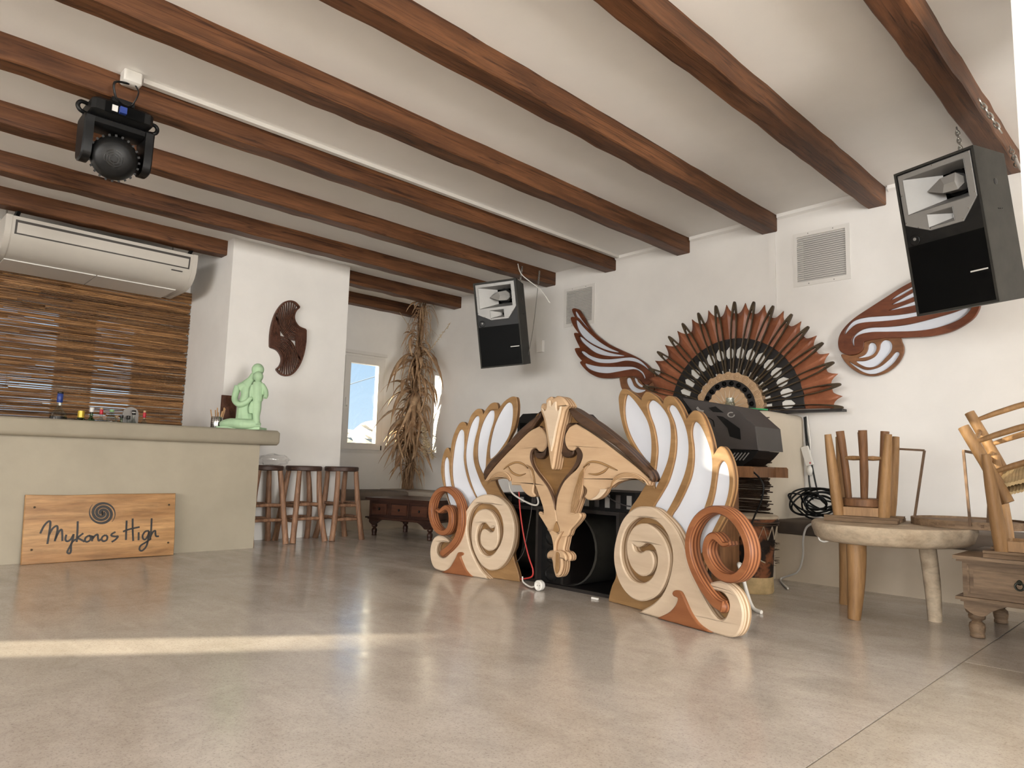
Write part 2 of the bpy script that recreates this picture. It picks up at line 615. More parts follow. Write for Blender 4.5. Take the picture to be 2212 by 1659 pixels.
def _inset(l, c):
    n = len(l)
    o = []
    for i in range(n):
        a, b, d = Vector(l[i - 1]), Vector(l[i]), Vector(l[(i + 1) % n])
        e1, e2 = (b - a), (d - b)
        e1 = e1.normalized() if e1.length > 0 else Vector((1, 0))
        e2 = e2.normalized() if e2.length > 0 else e1
        m = Vector((-e1.y - e2.y, e1.x + e2.x))
        m = m.normalized() if m.length > 1e-6 else Vector((-e1.y, e1.x))
        q = b + m * c
        o.append((q.x, q.y))
    return o


def sm(pts, closed=True, n=4):
    """Catmull-Rom through points; a third element 1 marks a sharp corner"""
    P = [Vector((p[0], p[1])) for p in pts]
    C = [len(p) > 2 and bool(p[2]) for p in pts]
    N = len(P)
    out = []
    for i in range(N if closed else N - 1):
        p1, p2 = P[i], P[(i + 1) % N]
        p0 = P[i - 1] if (closed or i > 0) else p1
        p3 = P[(i + 2) % N] if (closed or i < N - 2) else p2
        if C[i]:
            p0 = p1
        if C[(i + 1) % N]:
            p3 = p2
        for k in range(n):
            t = k / n
            q = 0.5 * ((2 * p1) + (p2 - p0) * t + (2 * p0 - 5 * p1 + 4 * p2 - p3) * t * t + (3 * p1 - p0 - 3 * p2 + p3) * t ** 3)
            out.append((q.x, q.y))
    if not closed:
        out.append((P[-1].x, P[-1].y))
    return out


def sm3(pts, n=6):
    P = [Vector(p) for p in pts]
    N = len(P)
    out = []
    for i in range(N - 1):
        p1, p2 = P[i], P[i + 1]
        p0 = P[i - 1] if i > 0 else p1
        p3 = P[i + 2] if i < N - 2 else p2
        for k in range(n):
            t = k / n
            out.append(0.5 * ((2 * p1) + (p2 - p0) * t + (2 * p0 - 5 * p1 + 4 * p2 - p3) * t * t + (3 * p1 - p0 - 3 * p2 + p3) * t ** 3))
    out.append(P[-1])
    return out


def stroke(pts, w, n=6):
    """outline of a brushed line; w is one half-width or a list along the line"""
    c = sm(pts, False, n)
    N = len(c)
    Lf, Rt = [], []
    for i in range(N):
        a, b = Vector(c[max(i - 1, 0)]), Vector(c[min(i + 1, N - 1)])
        t = (b - a)
        t = t.normalized() if t.length > 1e-9 else Vector((1, 0))
        ww = _lin(w, i / (N - 1)) if isinstance(w, (list, tuple)) else w
        p = Vector(c[i])
        nn = Vector((-t.y, t.x)) * ww
        Lf.append((p.x + nn.x, p.y + nn.y))
        Rt.append((p.x - nn.x, p.y - nn.y))
    return Lf, Rt


def ribbon(mb, pts, w, front, thick, to3d, n=6, ch=0.0):
    """a bent bar of rectangular section laid along a 2-D line"""
    A, B = stroke(pts, w, n)
    N = len(A)
    vs, fs = [], []
    sec = []
    for i in range(N):
        a, b = Vector(A[i]), Vector(B[i])
        m = (a - b)
        k = min(ch / max(m.length, 1e-6), 0.4)
        a2, b2 = a - m * k, b + m * k
        row = [to3d(a.x, a.y, front - thick), to3d(a.x, a.y, front - ch), to3d(a2.x, a2.y, front), to3d(b2.x, b2.y, front), to3d(b.x, b.y, front - ch), to3d(b.x, b.y, front - thick)]
        vs += row
    for i in range(N - 1):
        for k in range(6):
            k2 = (k + 1) % 6
            fs.append((i * 6 + k, i * 6 + k2, (i + 1) * 6 + k2, (i + 1) * 6 + k))
    fs.append(tuple(range(6)))
    fs.append(tuple((N - 1) * 6 + k for k in reversed(range(6))))
    mb.add(vs, fs)
    return mb


def thing(name, label, cat, loc=(0, 0, 0), rz=0.0, group=None, mat=None):
    o = bpy.data.objects.new(name, None)
    COL.objects.link(o)
    o.empty_display_size = 0.1
    mw = mat if mat is not None else Matrix.Translation(Vector(loc)) @ Matrix.Rotation(rz, 4, 'Z')
    o.matrix_world = mw
    INV[o.name] = mw.inverted()
    o['label'] = label
    o['category'] = cat
    if group:
        o['group'] = group
    return o


def tag(o, label, cat, group=None):
    o['label'] = label
    o['category'] = cat
    if group:
        o['group'] = group
    return o


def struct(o):
    o['kind'] = 'structure'
    return o


def copy_tree(o, mw=None, label=None, parent=None):
    c = o.copy()
    COL.objects.link(c)
    if parent is not None:
        c.parent = parent
    if mw is not None:
        c.matrix_world = mw
    if label:
        c['label'] = label
    for ch in list(o.children):
        copy_tree(ch, parent=c)
    return c


class Plane:
    """an upright plane in the room: P0 on it, horizontal axis ax, facing the camera side"""

    def __init__(s, P0, ax, up=Vector((0, 0, 1))):
        s.P0 = Vector(P0)
        s.ax = Vector(ax).normalized()
        s.up = (Vector(up) - s.ax * s.ax.dot(up)).normalized()
        s.n = s.ax.cross(s.up)
        if s.n.dot(CP - s.P0) < 0:
            s.n = -s.n

    def uv(s, x, y, f=0.0):
        q = onp(x, y, s.P0 + s.n * f, s.n) - s.P0
        return (q.dot(s.ax), q.dot(s.up))

    def at(s, u, w, d=0.0):
        return s.P0 + s.ax * u + s.up * w + s.n * d

    def tr(s, pts, ox, oy, k, f=0.0):
        """zoom coordinates (origin ox, oy, scale k) -> plane coordinates of a face lying f in front of the plane"""
        return [(*s.uv(ox + p[0] / k, oy + p[1] / k, f), *p[2:]) for p in pts]


# ================================================================== THE ROOM
D = 5.9            # wall with the vents
XW = -7.95         # wall with the window
XR, YF = 6.5, -9.4


def zc(x):
    return 3.085 + (x + 2.7) * 0.0195


def zb(x):
    return 2.952 + (x + 1.9) * 0.0195


b = MB()
b.box((XW - 0.3, YF - 0.3, -0.12), (-0.883, D + 0.3, 0))
struct(b.build('floor', 'floor'))
b = MB()
b.box((-0.877, YF - 0.3, -0.12), (XR + 0.3, 3.72, 0))
struct(b.build('floor', 'floor2'))
b = MB()
b.box((-0.877, 3.726, -0.12), (XR + 0.3, D + 0.3, 0))
struct(b.build('floor', 'floor'))
b = MB()
b.box((-0.885, YF, -0.11), (-0.875, D, -0.004)).box((-0.875, 3.719, -0.11), (XR, 3.727, -0.004))
struct(b.build('floor_joint', 'joint'))

b = MB()
x0, x1 = XW - 0.3, XR + 0.3
b.hexa([(x0, YF - 0.3, zc(x0)), (x1, YF - 0.3, zc(x1)), (x1, D + 0.3, zc(x1)), (x0, D + 0.3, zc(x0)),
        (x0, YF - 0.3, 3.5), (x1, YF - 0.3, 3.5), (x1, D + 0.3, 3.5), (x0, D + 0.3, 3.5)])
struct(b.build('ceiling', 'ceil'))


def wall_with_holes(name, mat, a0, a1, z0, z1, holes, to3, t):
    """upright wall in (a, z); holes are (a0, a1, z0, z1); built from rectangles round the holes"""
    A = sorted({a0, a1, *[h[0] for h in holes], *[h[1] for h in holes]})
    Z = sorted({z0, z1, *[h[2] for h in holes], *[h[3] for h in holes]})
    m = MB()
    solid = {}
    for i in range(len(A) - 1):
        for j in range(len(Z) - 1):
            ca, cz = (A[i] + A[i + 1]) / 2, (Z[j] + Z[j + 1]) / 2
            solid[i, j] = not any(h[0] < ca < h[1] and h[2] < cz < h[3] for h in holes)
    for (i, j), s_ in solid.items():
        if not s_:
            continue
        q = [(A[i], Z[j]), (A[i + 1], Z[j]), (A[i + 1], Z[j + 1]), (A[i], Z[j + 1])]
        for d, rev in ((0, False), (t, True)):
            vs = [to3(a, z, d) for a, z in q]
            m.add(vs, [(0, 1, 2, 3)])
        for (di, dj, e) in ((-1, 0, (0, 3)), (1, 0, (1, 2)), (0, -1, (0, 1)), (0, 1, (3, 2))):
            if not solid.get((i + di, j + dj), False):
                p, r_ = q[e[0]], q[e[1]]
                m.add([to3(*p, 0), to3(*r_, 0), to3(*r_, t), to3(*p, t)], [(0, 1, 2, 3)])
    return struct(m.build(name, mat))


# wall with the vents (vent openings are shallow boxes closed behind)
VENTS = [(-2.548, -2.073, 2.402, 2.874), (-5.188, -4.748, 2.368, 2.812)]
vh = [(v[0] + 0.03, v[1] - 0.03, v[2] + 0.03, v[3] - 0.03) for v in VENTS]
wall_with_holes('wall_back', 'wall', XW - 0.3, XR + 0.3, 0, 3.4, vh, lambda a, z, d: Vector((a, D + d, z)), 0.14)
b = MB()
b.box((XW - 0.3, D + 0.14, 0), (XR + 0.3, D + 0.24, 3.4))
struct(b.build('wall_back_outer', 'black'))

# wall with the window, the two windows behind the reed blind and the low-sun openings further along
WIN = (4.735, 5.385, 0.912, 2.216)
BW1, BW2 = (0.55, 1.66, 0.90, 2.25), (1.87, 2.36, 0.90, 2.25)
SUNGAP = [(-6.33, -5.60, 0.25, 1.0), (-6.33, -5.60, 1.95, 2.45)]
wall_with_holes('wall_left', 'wall', YF - 0.3, D + 0.3, 0, 3.4, [WIN, BW1, BW2] + SUNGAP, lambda a, z, d: Vector((XW - d, a, z)), 0.18)
# unseen slats added across the upper low-sun opening to thin the sunlight
t = thing('window_4', 'added slats thinning the sun in the far opening', 'window', (XW - .14, -6.04, 1.95))
t['kind'] = 'structure'
del t['category']
for k in range(7):
    z = 1.965 + k * .075
    b = MB()
    b.box((XW - .15, -6.33, z), (XW - .13, -5.60, z + .058))
    b.build('added_slat', 'pvc', t)
# walls behind the camera, with wide openings
wall_with_holes('wall_front', 'wall', XW - 0.3, XR + 0.3, 0, 3.4, [(-2.4, 5.6, 0.3, 2.7)], lambda a, z, d: Vector((a, YF - d, z)), 0.25)
wall_with_holes('wall_right', 'wall', YF - 0.3, D + 0.3, 0, 3.4, [(-4.35, 5.15, 0.3, 2.7)], lambda a, z, d: Vector((XR + d, a, z)), 0.25)
# unseen wall added outside to keep the low sun off the blind
b = MB()
b.box((-10.6, -0.4, -1.2), (XW - 0.185, -0.15, 3.4))
struct(b.build('wall_added_sunscreen', 'wall'))
# pier between bar and window, and the white pier at the right edge
b = MB()
b.box((XW + 0.002, 2.785, 0), (-6.86, 4.118, 3.3))
struct(b.build('wall_pier_bar', 'wall'))
b = MB()
pr = onz(2181, 60, 2.95)
b.box((-0.527, 3.44, 0), (0.2, 3.9, 3.4))
struct(b.build('wall_pier_right', 'wall'))

# plaster fillet along the top of the back wall and the cable trunking beside the beam
b = MB()
for a0, a1 in ((-4.46, -3.75), (-3.56, -2.87), (-2.68, -1.96), (-1.77, -1.08)):
    b.add([(a0, D, zc(a0) - .045), (a1, D, zc(a1) - .045), (a1, D - .03, zc(a1) - .03), (a0, D - .03, zc(a0) - .03), (a0, D - .03, zc(a0) + .01), (a1, D - .03, zc(a1) + .01), (a1, D, zc(a1) + .01), (a0, D, zc(a0) + .01)],
          [(0, 1, 2, 3), (3, 2, 5, 4), (0, 3, 4, 7), (1, 6, 5, 2), (0, 7, 6, 1)])
struct(b.build('trim_1', 'ceil'))
b = MB()
b.box((-4.445, 1.18, zc(-4.42) - 0.028), (-4.405, D, zc(-4.42) + 0.01))
tag(b.build('cable_trunking', 'whiteplastic', origin=(-4.42, 3.5, zc(-4.42))), 'white cable trunking on the ceiling beside the spotlight beam', 'trunking')
b = MB()
b.box((-2.762, D - 0.014, 1.30), (-2.705, D + 0.002, 2.93))
tag(b.build('wall_trunking', 'wall', origin=(-2.74, D, 1.3)), 'white vertical cable trunking on the wall above the wooden fan', 'trunking')

# ------------------------------------------------------------------ ceiling beams
BX = [(-0.97, 'rightmost ceiling beam, holding the large near loudspeaker'),
      (-1.86, 'second ceiling beam from the right, ending beside the near loudspeaker'),
      (-2.762, 'third ceiling beam from the right, ending between the two vents'),
      (-3.645, 'fourth ceiling beam from the right, ending above the carved left wall wing'),
      (-4.54, 'ceiling beam carrying the black moving-head spotlight'),
      (-5.405, 'ceiling beam from which the small far loudspeaker hangs'),
      (-6.27, 'ceiling beam running in front of the white pier')]


def beam(cx, y0, y1, label, w=0.145, seed=0, half=False):
    rnd = random.Random(seed)
    h = 0.16
    z0 = zb(cx)
    m = MB()
    n = max(3, int((y1 - y0) / 0.16))
    sec = []
    for i in range(n + 1):
        y = y0 + (y1 - y0) * i / n
        j = lambda s: rnd.uniform(-s, s)
        wl, wr = w / 2 + j(.004), w / 2 + j(.004)
        zz = z0 + j(.004)
        c = .007
        sec.append([(cx - wl, y, z0 + h), (cx - wl, y, zz + c), (cx - wl + c, y, zz), (cx + wr - c, y, zz + j(.002)), (cx + wr, y, zz + c), (cx + wr, y, z0 + h)])
    vs = [p for s_ in sec for p in s_]
    fs = []
    for i in range(n):
        for k in range(6):
            k2 = (k + 1) % 6
            fs.append((i * 6 + k, i * 6 + k2, (i + 1) * 6 + k2, (i + 1) * 6 + k))
    fs += [tuple(range(6)), tuple(n * 6 + k for k in reversed(range(6)))]
    m.add(vs, fs)
    o = m.build('ceiling_beam', 'beam', smooth=30, origin=(cx, (y0 + y1) / 2, z0))
    return tag(o, label, 'beam', 'timber ceiling beams')


for i, (x, lb) in enumerate(BX):
    beam(x, -9.3, D + 0.004, lb, seed=i)
beam(-7.08, -9.3, 2.79, 'ceiling beam above the air conditioner, ending at the pier', seed=20)
beam(-7.075, 4.11, D + .004, 'short ceiling beam between the pier and the dried plant', seed=21)
beam(-7.90, 4.11, D - 0.005, 'short ceiling beam set against the wall above the small window', seed=22)

# ------------------------------------------------------------------ window
w = thing('window_1', 'white framed window with blue sky beside the dried plant', 'window', (XW, (WIN[0] + WIN[1]) / 2, WIN[2]))
w['kind'] = 'structure'
del w['category']


def rect_frame(m, x0, x1, ya, yb, za, zb_, t):
    m.box((x0, ya, za), (x1, yb, za + t)).box((x0, ya, zb_ - t), (x1, yb, zb_)).box((x0, ya, za + t), (x1, ya + t, zb_ - t)).box((x0, yb - t, za + t), (x1, yb, zb_ - t))


b = MB()
rect_frame(b, XW - 0.05, XW + 0.012, WIN[0], WIN[1], WIN[2], WIN[3], 0.045)
b.build('window_frame', 'pvc', w)
b = MB()
rect_frame(b, XW - 0.04, XW + 0.035, WIN[0] + .025, WIN[1] - .03, WIN[2] + .045, WIN[3] - .05, 0.085)
b.build('window_sash', 'pvc', w)
b = MB()
b.box((XW - 0.012, WIN[0] + .09, WIN[2] + .11), (XW - 0.006, WIN[1] - .09, WIN[3] - .12))
b.build('pane', 'glass', w)
b = MB()
b.box((XW + 0.012, WIN[0] - .01, WIN[3] - .012), (XW + 0.05, WIN[1] + .006, WIN[3] + .03))
b.build('window_head', 'pvc', w)
b = MB()
b.box((XW + 0.035, WIN[0] + .05, 1.50), (XW + 0.05, WIN[0] + .075, 1.62)).box((XW + .05, WIN[0] + .055, 1.50), (XW + .075, WIN[0] + .07, 1.52))
b.build('window_handle', 'whiteplastic', w)
b = MB()
b.box((XW + 0.012, WIN[1] - .035, WIN[2] + .045), (XW + .042, WIN[1] - .02, WIN[2] + .105))
b.build('hinge', 'greyplastic', w)
for i, (ya, yb, za, zb_) in enumerate((BW1, BW2)):
    q = thing('window_%d' % (i + 2), 'window hidden behind the reed blind', 'window', (XW, (ya + yb) / 2, za))
    q['kind'] = 'structure'
    del q['category']
    b = MB()
    rect_frame(b, XW - 0.16, XW - 0.10, ya, yb, za, zb_, 0.06)
    b.build('window_frame', 'pvc', q)
    b = MB()
    b.box((XW - .132, ya + .06, za + .06), (XW - .126, yb - .06, zb_ - .06))
    b.build('pane', 'glass', q)

# ------------------------------------------------------------------ outside: ground, hill, overhead cable
b = MB()
b.box((-300, -200, -1.2), (XW - 0.31, 300, -0.9))
struct(b.build('ground', 'terrace'))
rnd = random.Random(5)
m = MB()
NX, NY = 60, 16
A0 = onx(690, 962, -120)
A1 = onx(840, 962, -120)
vs, fs = [], []
for j in range(NY + 1):
    for i in range(NX + 1):
        u = i / NX
        yy = 40 + 75 * u
        xx = -100 - 60 * (j / NY)
        ridge = onx(735, 951, -130).z + (onx(797, 921, -130).z - onx(735, 951, -130).z) * ((yy - onx(735, 951, -130).y) / (onx(797, 921, -130).y - onx(735, 951, -130).y))
        prof = math.sin(PI * min(1, j / NY * 1.0))
        hh = -1.2 + (ridge + 1.2) * prof
        hh += prof * (rnd.uniform(-.5, .5) + 0.5 * math.sin(yy * .9) * math.sin(xx * .7))
        vs.append((xx, yy, hh))
for j in range(NY):
    for i in range(NX):
        o = j * (NX + 1) + i
        fs.append((o, o + 1, o + NX + 2, o + NX + 1))
m.add(vs, fs)
o = m.build('horizon_hill', 'hill', origin=(-130, 78, -1.2))
tag(o, 'pale rocky hillside seen through the small window', 'hill')
b = MB()
b.tube([onx(700, 848, -40), onx(770, 826, -40), onx(860, 798, -40)], 0.035, 5)
o = b.build('overhead_cable', 'whiteplastic', origin=tuple(onx(770, 826, -40)))
tag(o, 'thin overhead cable crossing the sky outside the window', 'cable')


# ================================================================== BAR
t = thing('bar_counter', 'beige cement bar counter with a thick overhanging top', 'bar counter', (-6.45, 1.2, 0))
b = MB()
b.box((-6.62, -1.2, 0), (-6.28, 2.925, 0.945))
b.build('bar_body', 'bar', t)
b = MB()
prof = [(-6.72, .935), (-6.225, .935), (-6.208, .95), (-6.2, .97), (-6.2, 1.05), (-6.208, 1.065), (-6.225, 1.072), (-6.72, 1.072)]
vs = [(x, -1.25, z) for x, z in prof] + [(x, 3.06, z) for x, z in prof] + [(x, 3.085, z) for x, z in [(-6.72, .95), (-6.24, .95), (-6.225, .96), (-6.22, .975), (-6.22, 1.045), (-6.225, 1.052), (-6.24, 1.058), (-6.72, 1.058)]]
fs = []
for j in range(2):
    for i in range(8):
        fs.append((j * 8 + i, j * 8 + (i + 1) % 8, (j + 1) * 8 + (i + 1) % 8, (j + 1) * 8 + i))
fs += [tuple(range(8)), tuple(16 + i for i in range(7, -1, -1))]
b.add(vs, fs)
b.build('bar_top', 'bar', t, smooth=50)
b = MB()
b.box((-7.25, -1.2, 0.90), (-6.74, 2.6, 0.95)).box((-6.80, -1.2, 0), (-6.74, 2.6, .9))
b.build('work_shelf', 'bar', t)

# sign leaning against the bar
BL, BRp = onz(46, 1221, 0), onz(376, 1199.5, 0)
axs = (BRp - BL).normalized()
top = onx(55, 1068, -6.225)
upv = (top - BL)
sg = Plane(BL, axs, upv)
Ms = Matrix((( sg.ax.x, -sg.n.x, sg.up.x, BL.x), (sg.ax.y, -sg.n.y, sg.up.y, BL.y), (sg.ax.z, -sg.n.z, sg.up.z, BL.z), (0, 0, 0, 1)))
t = thing('wooden_sign', 'honey-coloured wooden board lettered Mykonos High, leaning against the bar', 'sign', mat=Ms)
k3 = lambda pts, f=0.0: sg.tr(pts, 0, 880, 3.456, f)
to = lambda u, w_, d: sg.at(u, w_, d)
ol = [(192, 652, 1), (420, 655), (620, 653), (820, 646), (1000, 645), (1312, 641, 1), (1308, 800), (1305, 960), (1296, 1102, 1), (1100, 1113), (900, 1125), (700, 1140), (450, 1158), (156, 1178, 1), (165, 1050), (175, 900), (185, 760)]
MB().prism([sm(k3(ol), True, 3)], 0.0, 0.035, to, 0.004).build('board', 'sign', t)
strokes = {'M': [[(300, 942), (325, 890), (352, 858), (372, 850), (375, 875), (366, 945), (353, 1020)], [(364, 955), (392, 905), (424, 885), (428, 920), (408, 1000)], [(410, 990), (435, 935), (458, 912), (464, 940), (465, 998)]],
           'y': [[(495, 950), (488, 985), (502, 1000), (528, 985), (548, 950)], [(550, 945), (536, 1010), (506, 1068), (504, 1085), (520, 1090), (529, 1070), (531, 1020), (550, 995), (568, 985)]],
           'k': [[(580, 850), (578, 920), (572, 1005)], [(622, 940), (582, 972), (602, 986), (632, 1003)]],
           'o': [[(662, 957), (640, 972), (634, 995), (650, 1004), (672, 990), (676, 966), (662, 957), (692, 965)]],
           'n': [[(692, 958), (686, 1000)], [(688, 985), (710, 957), (728, 950), (731, 975), (737, 995), (754, 984)]],
           'o2': [[(787, 953), (766, 965), (758, 985), (772, 999), (795, 990), (801, 966), (787, 953)]],
           's': [[(862, 930), (836, 944), (832, 958), (860, 964), (880, 963), (862, 986), (833, 1005)]],
           'H': [[(945, 845), (942, 920), (940, 990)], [(990, 830), (990, 910), (994, 997)], [(918, 927), (965, 910), (1042, 893)]],
           'i': [[(1035, 932), (1034, 992)]],
           'g': [[(1112, 922), (1085, 926), (1065, 955), (1068, 980), (1085, 985), (1105, 955), (1112, 925), (1105, 990), (1090, 1040), (1060, 1070), (1041, 1060), (1050, 1032), (1090, 1006), (1128, 978)]],
           'h': [[(1132, 828), (1128, 910), (1120, 990)], [(1122, 968), (1140, 932), (1158, 921), (1160, 945), (1166, 962), (1186, 962)]]}
for key, ls in strokes.items():
    b = MB()
    for l in ls:
        ribbon(b, k3(l), 0.0068, 0.0022, 0.003, to, 5)
    b.build('letter', 'ink', t)
c0 = k3([(763, 790)])[0]
px_u = abs(k3([(763, 890)])[0][1] - c0[1]) / 100
for arm in range(2):
    pts, ws = [], []
    for i in range(46):
        a = i / 45
        th = PI * (0.15 + arm) - a * PI * 3.4
        rr = 10 + 92 * a
        pts.append(k3([(763 + rr * math.cos(th), 790 - rr * .90 * math.sin(th))])[0])
        ws.append((9.5 if a < .75 else 9.5 - 8.5 * (a - .75) / .25) * px_u)
    ribbon(MB(), pts, ws, 0.0022, 0.003, to, 2).build('spiral_mark', 'ink', t)
MB().ball(to(*c0, 0), (.018, .006, .018)).build('spiral_mark', 'ink', t)
for q in ((258, 746), (1262, 727), (235, 1064), (1255, 1010)):
    u, w_ = k3([q])[0]
    MB().ball(to(u, w_, 0), .008, 8, 6).build('bolt', 'spoke', t)

# ------------------------------------------------------------------ reed blind
t = thing('reed_blind', 'brown reed blind covering the windows behind the bar', 'blind', (XW + 0.06, 1.4, 0.86))
rm = []
for k in range(5):
    rr = random.Random(k)
    b = MB()
    pth, rad = [], []
    for i in range(8):
        pth.append((rr.uniform(-.0012, .0012), i / 7 - .5, rr.uniform(-.0012, .0012)))
        rad.append(.0082 + rr.uniform(-.0012, .0012))
    b.tube(pth, rad, 6)
    o = b.build('reed', 'reed', t, smooth=60, local=True)
    rm.append(o)
rr = random.Random(3)
zrow = 0.86
first = set(range(5))
row = 0
while zrow < 2.585:
    y1 = 2.79 - abs(rr.gauss(0, .012)) - (.012 if rr.random() < .3 else 0)
    cuts = [0.25, rr.uniform(1.0, 2.2), y1]
    jz = 0
    for a0, a1 in zip(cuts[:-1], cuts[1:]):
        k = rr.randrange(5)
        if k in first:
            first.discard(k)
            o = rm[k]
        else:
            o = rm[k].copy()
            COL.objects.link(o)
        o.location = Vector((rr.uniform(-.004, .004), (a0 + a1) / 2 - 1.4, zrow + rr.gauss(0, .0011) - .86))
        o.scale = (1, (a1 - a0) * 1.0, rr.uniform(.88, 1.12))
        o.rotation_euler = (rr.gauss(0, .0016), 0, 0)
    zrow += (.0163 if zrow < 1.5 else .0148) + (rr.random() < (.22 if zrow < 1.5 else .05)) * .0035
    row += 1
b = MB()
for y in (.5, 1.2, 1.9, 2.55):
    b.tube([(XW + .05, y, .86), (XW + .05, y, 2.59)], .0025, 4)
b.build('twine', 'rope', t)
for q in ((235, 607), (379, 638)):
    p = onx(*q, XW + .085)
    MB().ball(p, (.006, .011, .011), 10, 6).build('fixing_button', 'whiteplastic', t)

# ------------------------------------------------------------------ air conditioner
t = thing('air_conditioner', 'long beige ceiling air conditioner above the reed blind', 'air conditioner', (-7.45, 1.75, 2.5))
prof = [(-7.10, 2.805), (-7.80, 2.805), (-7.80, 2.475), (-7.60, 2.478), (-7.36, 2.483), (-7.28, 2.50), (-7.21, 2.53), (-7.16, 2.575), (-7.125, 2.63), (-7.11, 2.70)]
Y0, Y1 = 0.955, 2.535


def extr(m, prof, ya, yb):
    n = len(prof)
    vs = [(x, ya, z) for x, z in prof] + [(x, yb, z) for x, z in prof]
    fs = [(i, (i + 1) % n, n + (i + 1) % n, n + i) for i in range(n)] + [tuple(range(n)), tuple(range(2 * n - 1, n - 1, -1))]
    m.add(vs, fs)


b = MB()
extr(b, prof, Y0 + .045, Y1 - .045)
b.build('casing', 'ac', t, smooth=35)
big = [(-7.45 + (x + 7.45) * 1.012, 2.65 + (z - 2.65) * 1.02) for x, z in prof]
for ya, yb in ((Y0, Y0 + .045), (Y1 - .045, Y1)):
    b = MB()
    extr(b, big, ya, yb)
    b.build('end_cap', 'ac', t, smooth=35)


def acface(s, off):      # point on the front profile, s = height
    for (x0_, z0_), (x1_, z1_) in zip(prof[4:] + prof[:1], prof[5:] + prof[:1]):
        pass
    pts = prof[5:] + [prof[0]]
    for (xa, za), (xb, zb_) in zip(pts[:-1], pts[1:]):
        if za <= s <= zb_:
            k = (s - za) / (zb_ - za)
            return (xa + (xb - xa) * k + off, s)
    return (prof[0][0] + off, s)


def acstrip(name, s0, s1, ya, yb, off, mat):
    m = MB()
    n = 6
    vs = []
    for i in range(n + 1):
        x, z = acface(s0 + (s1 - s0) * i / n, off)
        vs += [(x, ya, z), (x, yb, z), (x - .012, ya, z), (x - .012, yb, z)]
    fs = []
    for i in range(n):
        o = i * 4
        fs += [(o, o + 1, o + 5, o + 4), (o, o + 4, o + 6, o + 2), (o + 1, o + 3, o + 7, o + 5)]
    fs += [(0, 2, 3, 1), (n * 4, n * 4 + 1, n * 4 + 3, n * 4 + 2)]
    m.add(vs, fs)
    return m.build(name, mat, t, smooth=40)


acstrip('outlet_slot', 2.655, 2.775, Y0 + .07, Y1 - .07, .004, 'acdark')
acstrip('outlet_flap', 2.665, 2.752, Y0 + .085, Y1 - .085, .010, 'ac')
b = MB()
for ya, yb in ((Y0 + .05, 1.72), (1.73, Y1 - .10)):
    b.hexa([(-7.79, ya, 2.462), (-7.36, ya, 2.474), (-7.36, yb, 2.474), (-7.79, yb, 2.462), (-7.79, ya, 2.48), (-7.36, ya, 2.49), (-7.36, yb, 2.49), (-7.79, yb, 2.48)])
b.build('intake_panel', 'whiteplastic', t)
p = onx(382, 593, -7.115)
MB().box((-7.16, p.y - .05, 2.615), (-7.112, p.y + .05, 2.622)).build('name_plate', 'greyplastic', t)
for y in (1.03, 2.47):
    b = MB()
    b.tube([(-7.2, y, 2.80), (-7.08, y + .02, 2.90)], .02, 6)
    b.build('hanger', 'blackplastic', t)
    b = MB()
    b.tube([(-7.65, y, 2.80), (-7.65, y, 3.0)], .008, 6)
    b.build('hanger', 'chain', t)


# ------------------------------------------------------------------ bar stools
def log_path(a, bp, bend, n=7):
    a, bp, bend = Vector(a), Vector(bp), Vector(bend)
    return [a.lerp(bp, i / n) + bend * math.sin(PI * i / n) for i in range(n + 1)]


def make_stool(label):
    t = thing('bar_stool', label, 'stool', group='log bar stools beside the bar')
    b = MB()
    rr = random.Random(11)
    prof = []
    n = 20
    vs, fs = [], []
    for z, f in ((.698, .93), (.706, 1.0), (.738, 1.01), (.747, .96)):
        for k in range(n):
            q = 2 * PI * k / n
            r = .176 * f * (1 + .025 * math.sin(2 * q + 1) + .02 * math.sin(3 * q))
            vs.append((r * math.cos(q), r * math.sin(q), z))
    for i in range(3):
        for k in range(n):
            k2 = (k + 1) % n
            fs.append((i * n + k, i * n + k2, (i + 1) * n + k2, (i + 1) * n + k))
    fs += [tuple(range(n))[::-1], tuple(3 * n + k for k in range(n))]
    b.add(vs, fs).build('seat', 'stoolseat', t, smooth=40, local=True)
    ft = {}
    for sx in (-1, 1):
        for sy in (-1, 1):
            foot, topp = Vector((sx * .172, sy * .178, 0)), Vector((sx * .105, sy * .11, .70))
            pth = log_path(foot, topp, (-sx * .018, sy * .012 * sx, 0))
            ft[sx, sy] = pth
            MB().tube(pth, [.031, .028, .03, .027, .030, .027, .026, .024], 9).build('leg', 'log', t, smooth=60, local=True)

    def at(k, z):
        p = ft[k]
        for a, c in zip(p[:-1], p[1:]):
            if a.z <= z <= c.z:
                return a.lerp(c, (z - a.z) / (c.z - a.z))
    for z in (.215, .355):
        for a, c in (((-1, -1), (-1, 1)), ((1, -1), (1, 1)), ((-1, -1), (1, -1)), ((-1, 1), (1, 1))):
            zz = z + (.012 if a[0] == c[0] else -.006)
            MB().tube(log_path(at(a, zz), at(c, zz), (0, 0, .004), 4), [.014, .0175, .018, .0165, .013], 7).build('stretcher', 'log', t, smooth=60, local=True)
    return t


st0 = make_stool('log bar stool nearest the bar, with a plastic bag on its seat')
st0.matrix_world = Matrix.Translation((-6.57, 3.12, 0)) @ Matrix.Rotation(math.radians(3), 4, 'Z')
copy_tree(st0, Matrix.Translation((-6.585, 3.548, 0)) @ Matrix.Rotation(math.radians(182), 4, 'Z'), 'middle one of the three log bar stools')
copy_tree(st0, Matrix.Translation((-6.563, 3.972, 0)) @ Matrix.Rotation(math.radians(88), 4, 'Z'), 'log bar stool farthest from the bar, in front of the window wall')
